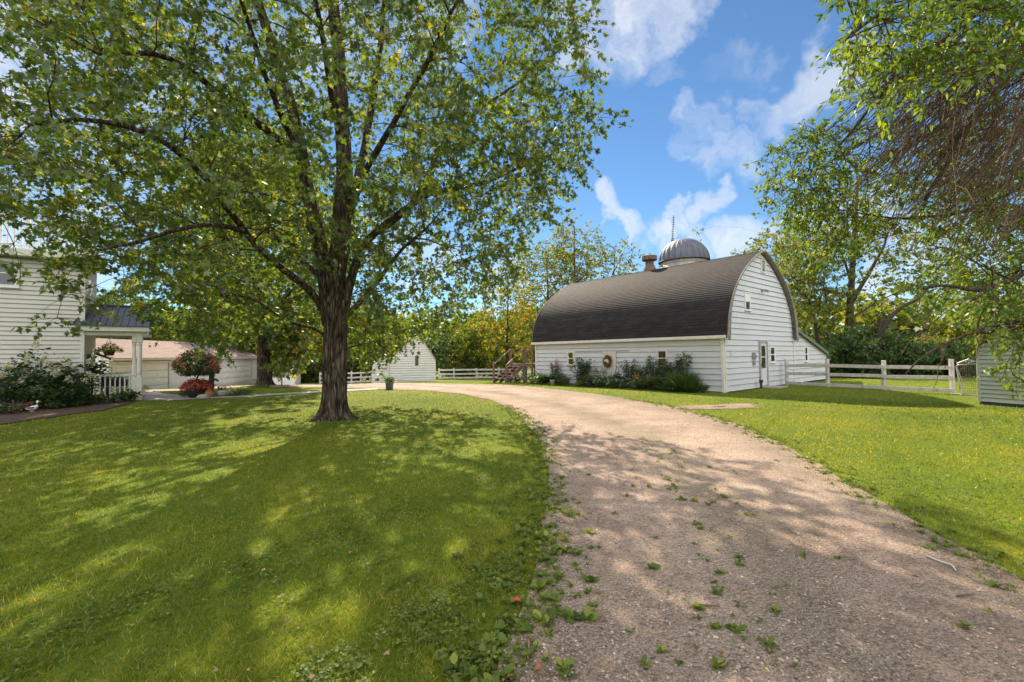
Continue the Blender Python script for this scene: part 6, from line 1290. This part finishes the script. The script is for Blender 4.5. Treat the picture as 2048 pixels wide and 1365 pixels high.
q.leaves(Pz, np.stack([np.cos(a), np.sin(a), rng.uniform(.1,.75,len(a))],1), rng.normal(0,.25,(len(a),3))+Z, sz[i]*rng.uniform(.6,1.15,len(a)), OVAL, np.clip(rng.normal(.5,.22,len(a)),0,1), fold=.25)
i = np.repeat(np.arange(n), 9); Pz = np.c_[ce, T(ce[:,0],ce[:,1])+.01][i]+rng.normal(0,.03,(n*9,3))*[1,1,0]
q.leaves(Pz, rng.normal(0,.5,(len(i),3))+Z, rng.normal(0,1,(len(i),3)), rng.uniform(.02,.055,len(i)), [(-.05,0),(.05,0),(0,1)], np.clip(rng.normal(.7,.25,len(i)),0,1))
o = q.build('weeds', M['clover_leaf']); tag(o, kind='stuff')
# loose stones
P, r = polar(90000, 1.6, 20, .95); k = inpoly(P, POLY['driveway']); P, r = P[k], r[k]; n = len(P)
dE = np.minimum(dist_line(P, inAs), dist_line(P, outBs)); f = nfield(P, 1.6, 7.); k = rng.random(n) < (.5+.9*(f > .6)+.5*(dE < .4)); P, r = P[k], r[k]; n = len(P)
s_ = np.exp(rng.normal(-5.3, .42, n))*np.clip(r/6,1,1.8); s_ = np.minimum(s_, .015)
octv = np.array([(1,0,0),(0,1,0),(-1,0,0),(0,-1,0),(0,0,.7),(.6,.6,.35),(-.6,.6,.35),(-.6,-.6,.3),(.6,-.6,.35)]); tri = [(0,5,4),(5,1,4),(1,6,4),(6,2,4),(2,7,4),(7,3,4),(3,8,4),(8,0,4)]
a = rng.uniform(0,6.283,n); sc3 = np.stack([s_*rng.uniform(.8,1.5,n), s_*rng.uniform(.6,1.,n), s_*rng.uniform(.5,1.,n)],1)
vv = octv[None]*sc3[:,None,:]*(1+rng.normal(0,.12,(n,9,1))); ca, sa = np.cos(a)[:,None], np.sin(a)[:,None]
vx = vv[...,0]*ca-vv[...,1]*sa+P[:,:1]; vy = vv[...,0]*sa+vv[...,1]*ca+P[:,1:]; vz = vv[...,2]+(T(P[:,0],P[:,1])+.012)[:,None]; vv = np.stack([vx,vy,vz],2)
tr = vv[:, np.array(tri).ravel()].reshape(-1,3); st_ = Soup(); st_.V.append(tr); st_.k.append(np.full(n*8,3)); st_.t.append(np.repeat(np.clip(rng.normal(.5,.25,n),0,1),8))
m, nt, out = newmat('pebble'); at_ = N_(nt,'ShaderNodeAttribute',attribute_name='tint'); r_ = ramp(nt, [(0,(.05,.045,.042)),(.35,(.20,.165,.14)),(.7,(.38,.30,.235)),(1,(.52,.44,.36))]); bs = N_(nt,'ShaderNodeBsdfPrincipled'); setin(bs, Roughness=.8)
nt.links.new(at_.outputs['Fac'], r_.inputs[0]); nt.links.new(r_.outputs[0], bs.inputs['Base Color']); nt.links.new(bs.outputs[0], out.inputs[0]); M['pebble'] = m
o = st_.build('loose_gravel', M['pebble']); tag(o, kind='stuff')
# fallen leaves on the lawn and drive
P, r = polar(170, 2., 20); n = len(P); q = Soup(); q.leaves(np.c_[P, T(P[:,0],P[:,1])+.035], rng.normal(0,1,(n,3))*[1,1,.15], rng.normal(0,.3,(n,3))+Z, rng.uniform(.018,.042,n), MAPLE, rng.random(n)); o = q.build('leaf_litter', M['dry_leaf']); tag(o, kind='stuff')
def stick(label, pts, r, mat='twig'):
    Q = [G(x, y) + Z*(.02+.008*i%3*.5) for i, (x, y) in enumerate(pts)]; m = MB(); m.tube(smooth(resample(np.array(Q), 9), 1), np.linspace(r, r*.5, 9), 6); o = m.build('stick', M[mat], None, True); tag(o, label, 'stick', 'sticks on the drive')
stick('pale bent twig lying across the right side of the gravel drive', [(1855,1118),(1880,1130),(1905,1138),(1912,1150)], .009, 'grey_wood')
stick('dark straight twig on the gravel near the right front corner', [(1914,1199),(1932,1197),(1948,1199)], .006)
stick('dark straight twig lying in the middle of the gravel drive', [(1398,1217),(1420,1219),(1440,1222)], .008)
stick('pale brown stick standing out at the weedy left edge of the drive', [(1057,1282),(1058,1305),(1056,1328)], .008, 'deck_wood')
def dead_leaf(name, label, px, py, s, mat):
    c = G(px, py)+Z*.05; m = MB(); V = []; Fs = []; K = 6
    for i in range(K+1):
        f = i/K; w = math.sin(math.pi*min(1,f*.95+.04))**.8*.42
        for j in (-1,-.5,0,.5,1): V.append(c+s*np.array([f-.5, j*w, .28*(j*w)**2*4+.16*math.sin(f*3)]))
    for i in range(K):
        for j in range(4): Fs.append((i*5+j, i*5+j+1, (i+1)*5+j+1, (i+1)*5+j))
    m.add(V, Fs); o = m.build(name, mat, None, True); sm = o.modifiers.new('thickness','SOLIDIFY'); sm.thickness = .0012; tag(o, label, 'leaf')
dead_leaf('fallen_leaf', 'single red leaf among the weeds at the left edge of the drive', 1034, 1219, .055, M['red_leaf'] if 'red_leaf' in M else pmat('red_leaf', (.50,.09,.04), (.36,.05,.03), 20., .6))
dead_leaf('fallen_leaf', 'curled brown dead leaf on the gravel at the bottom centre', 1080, 1361, .06, pmat('brown_leaf', (.26,.11,.06), (.16,.07,.04), 20., .6))
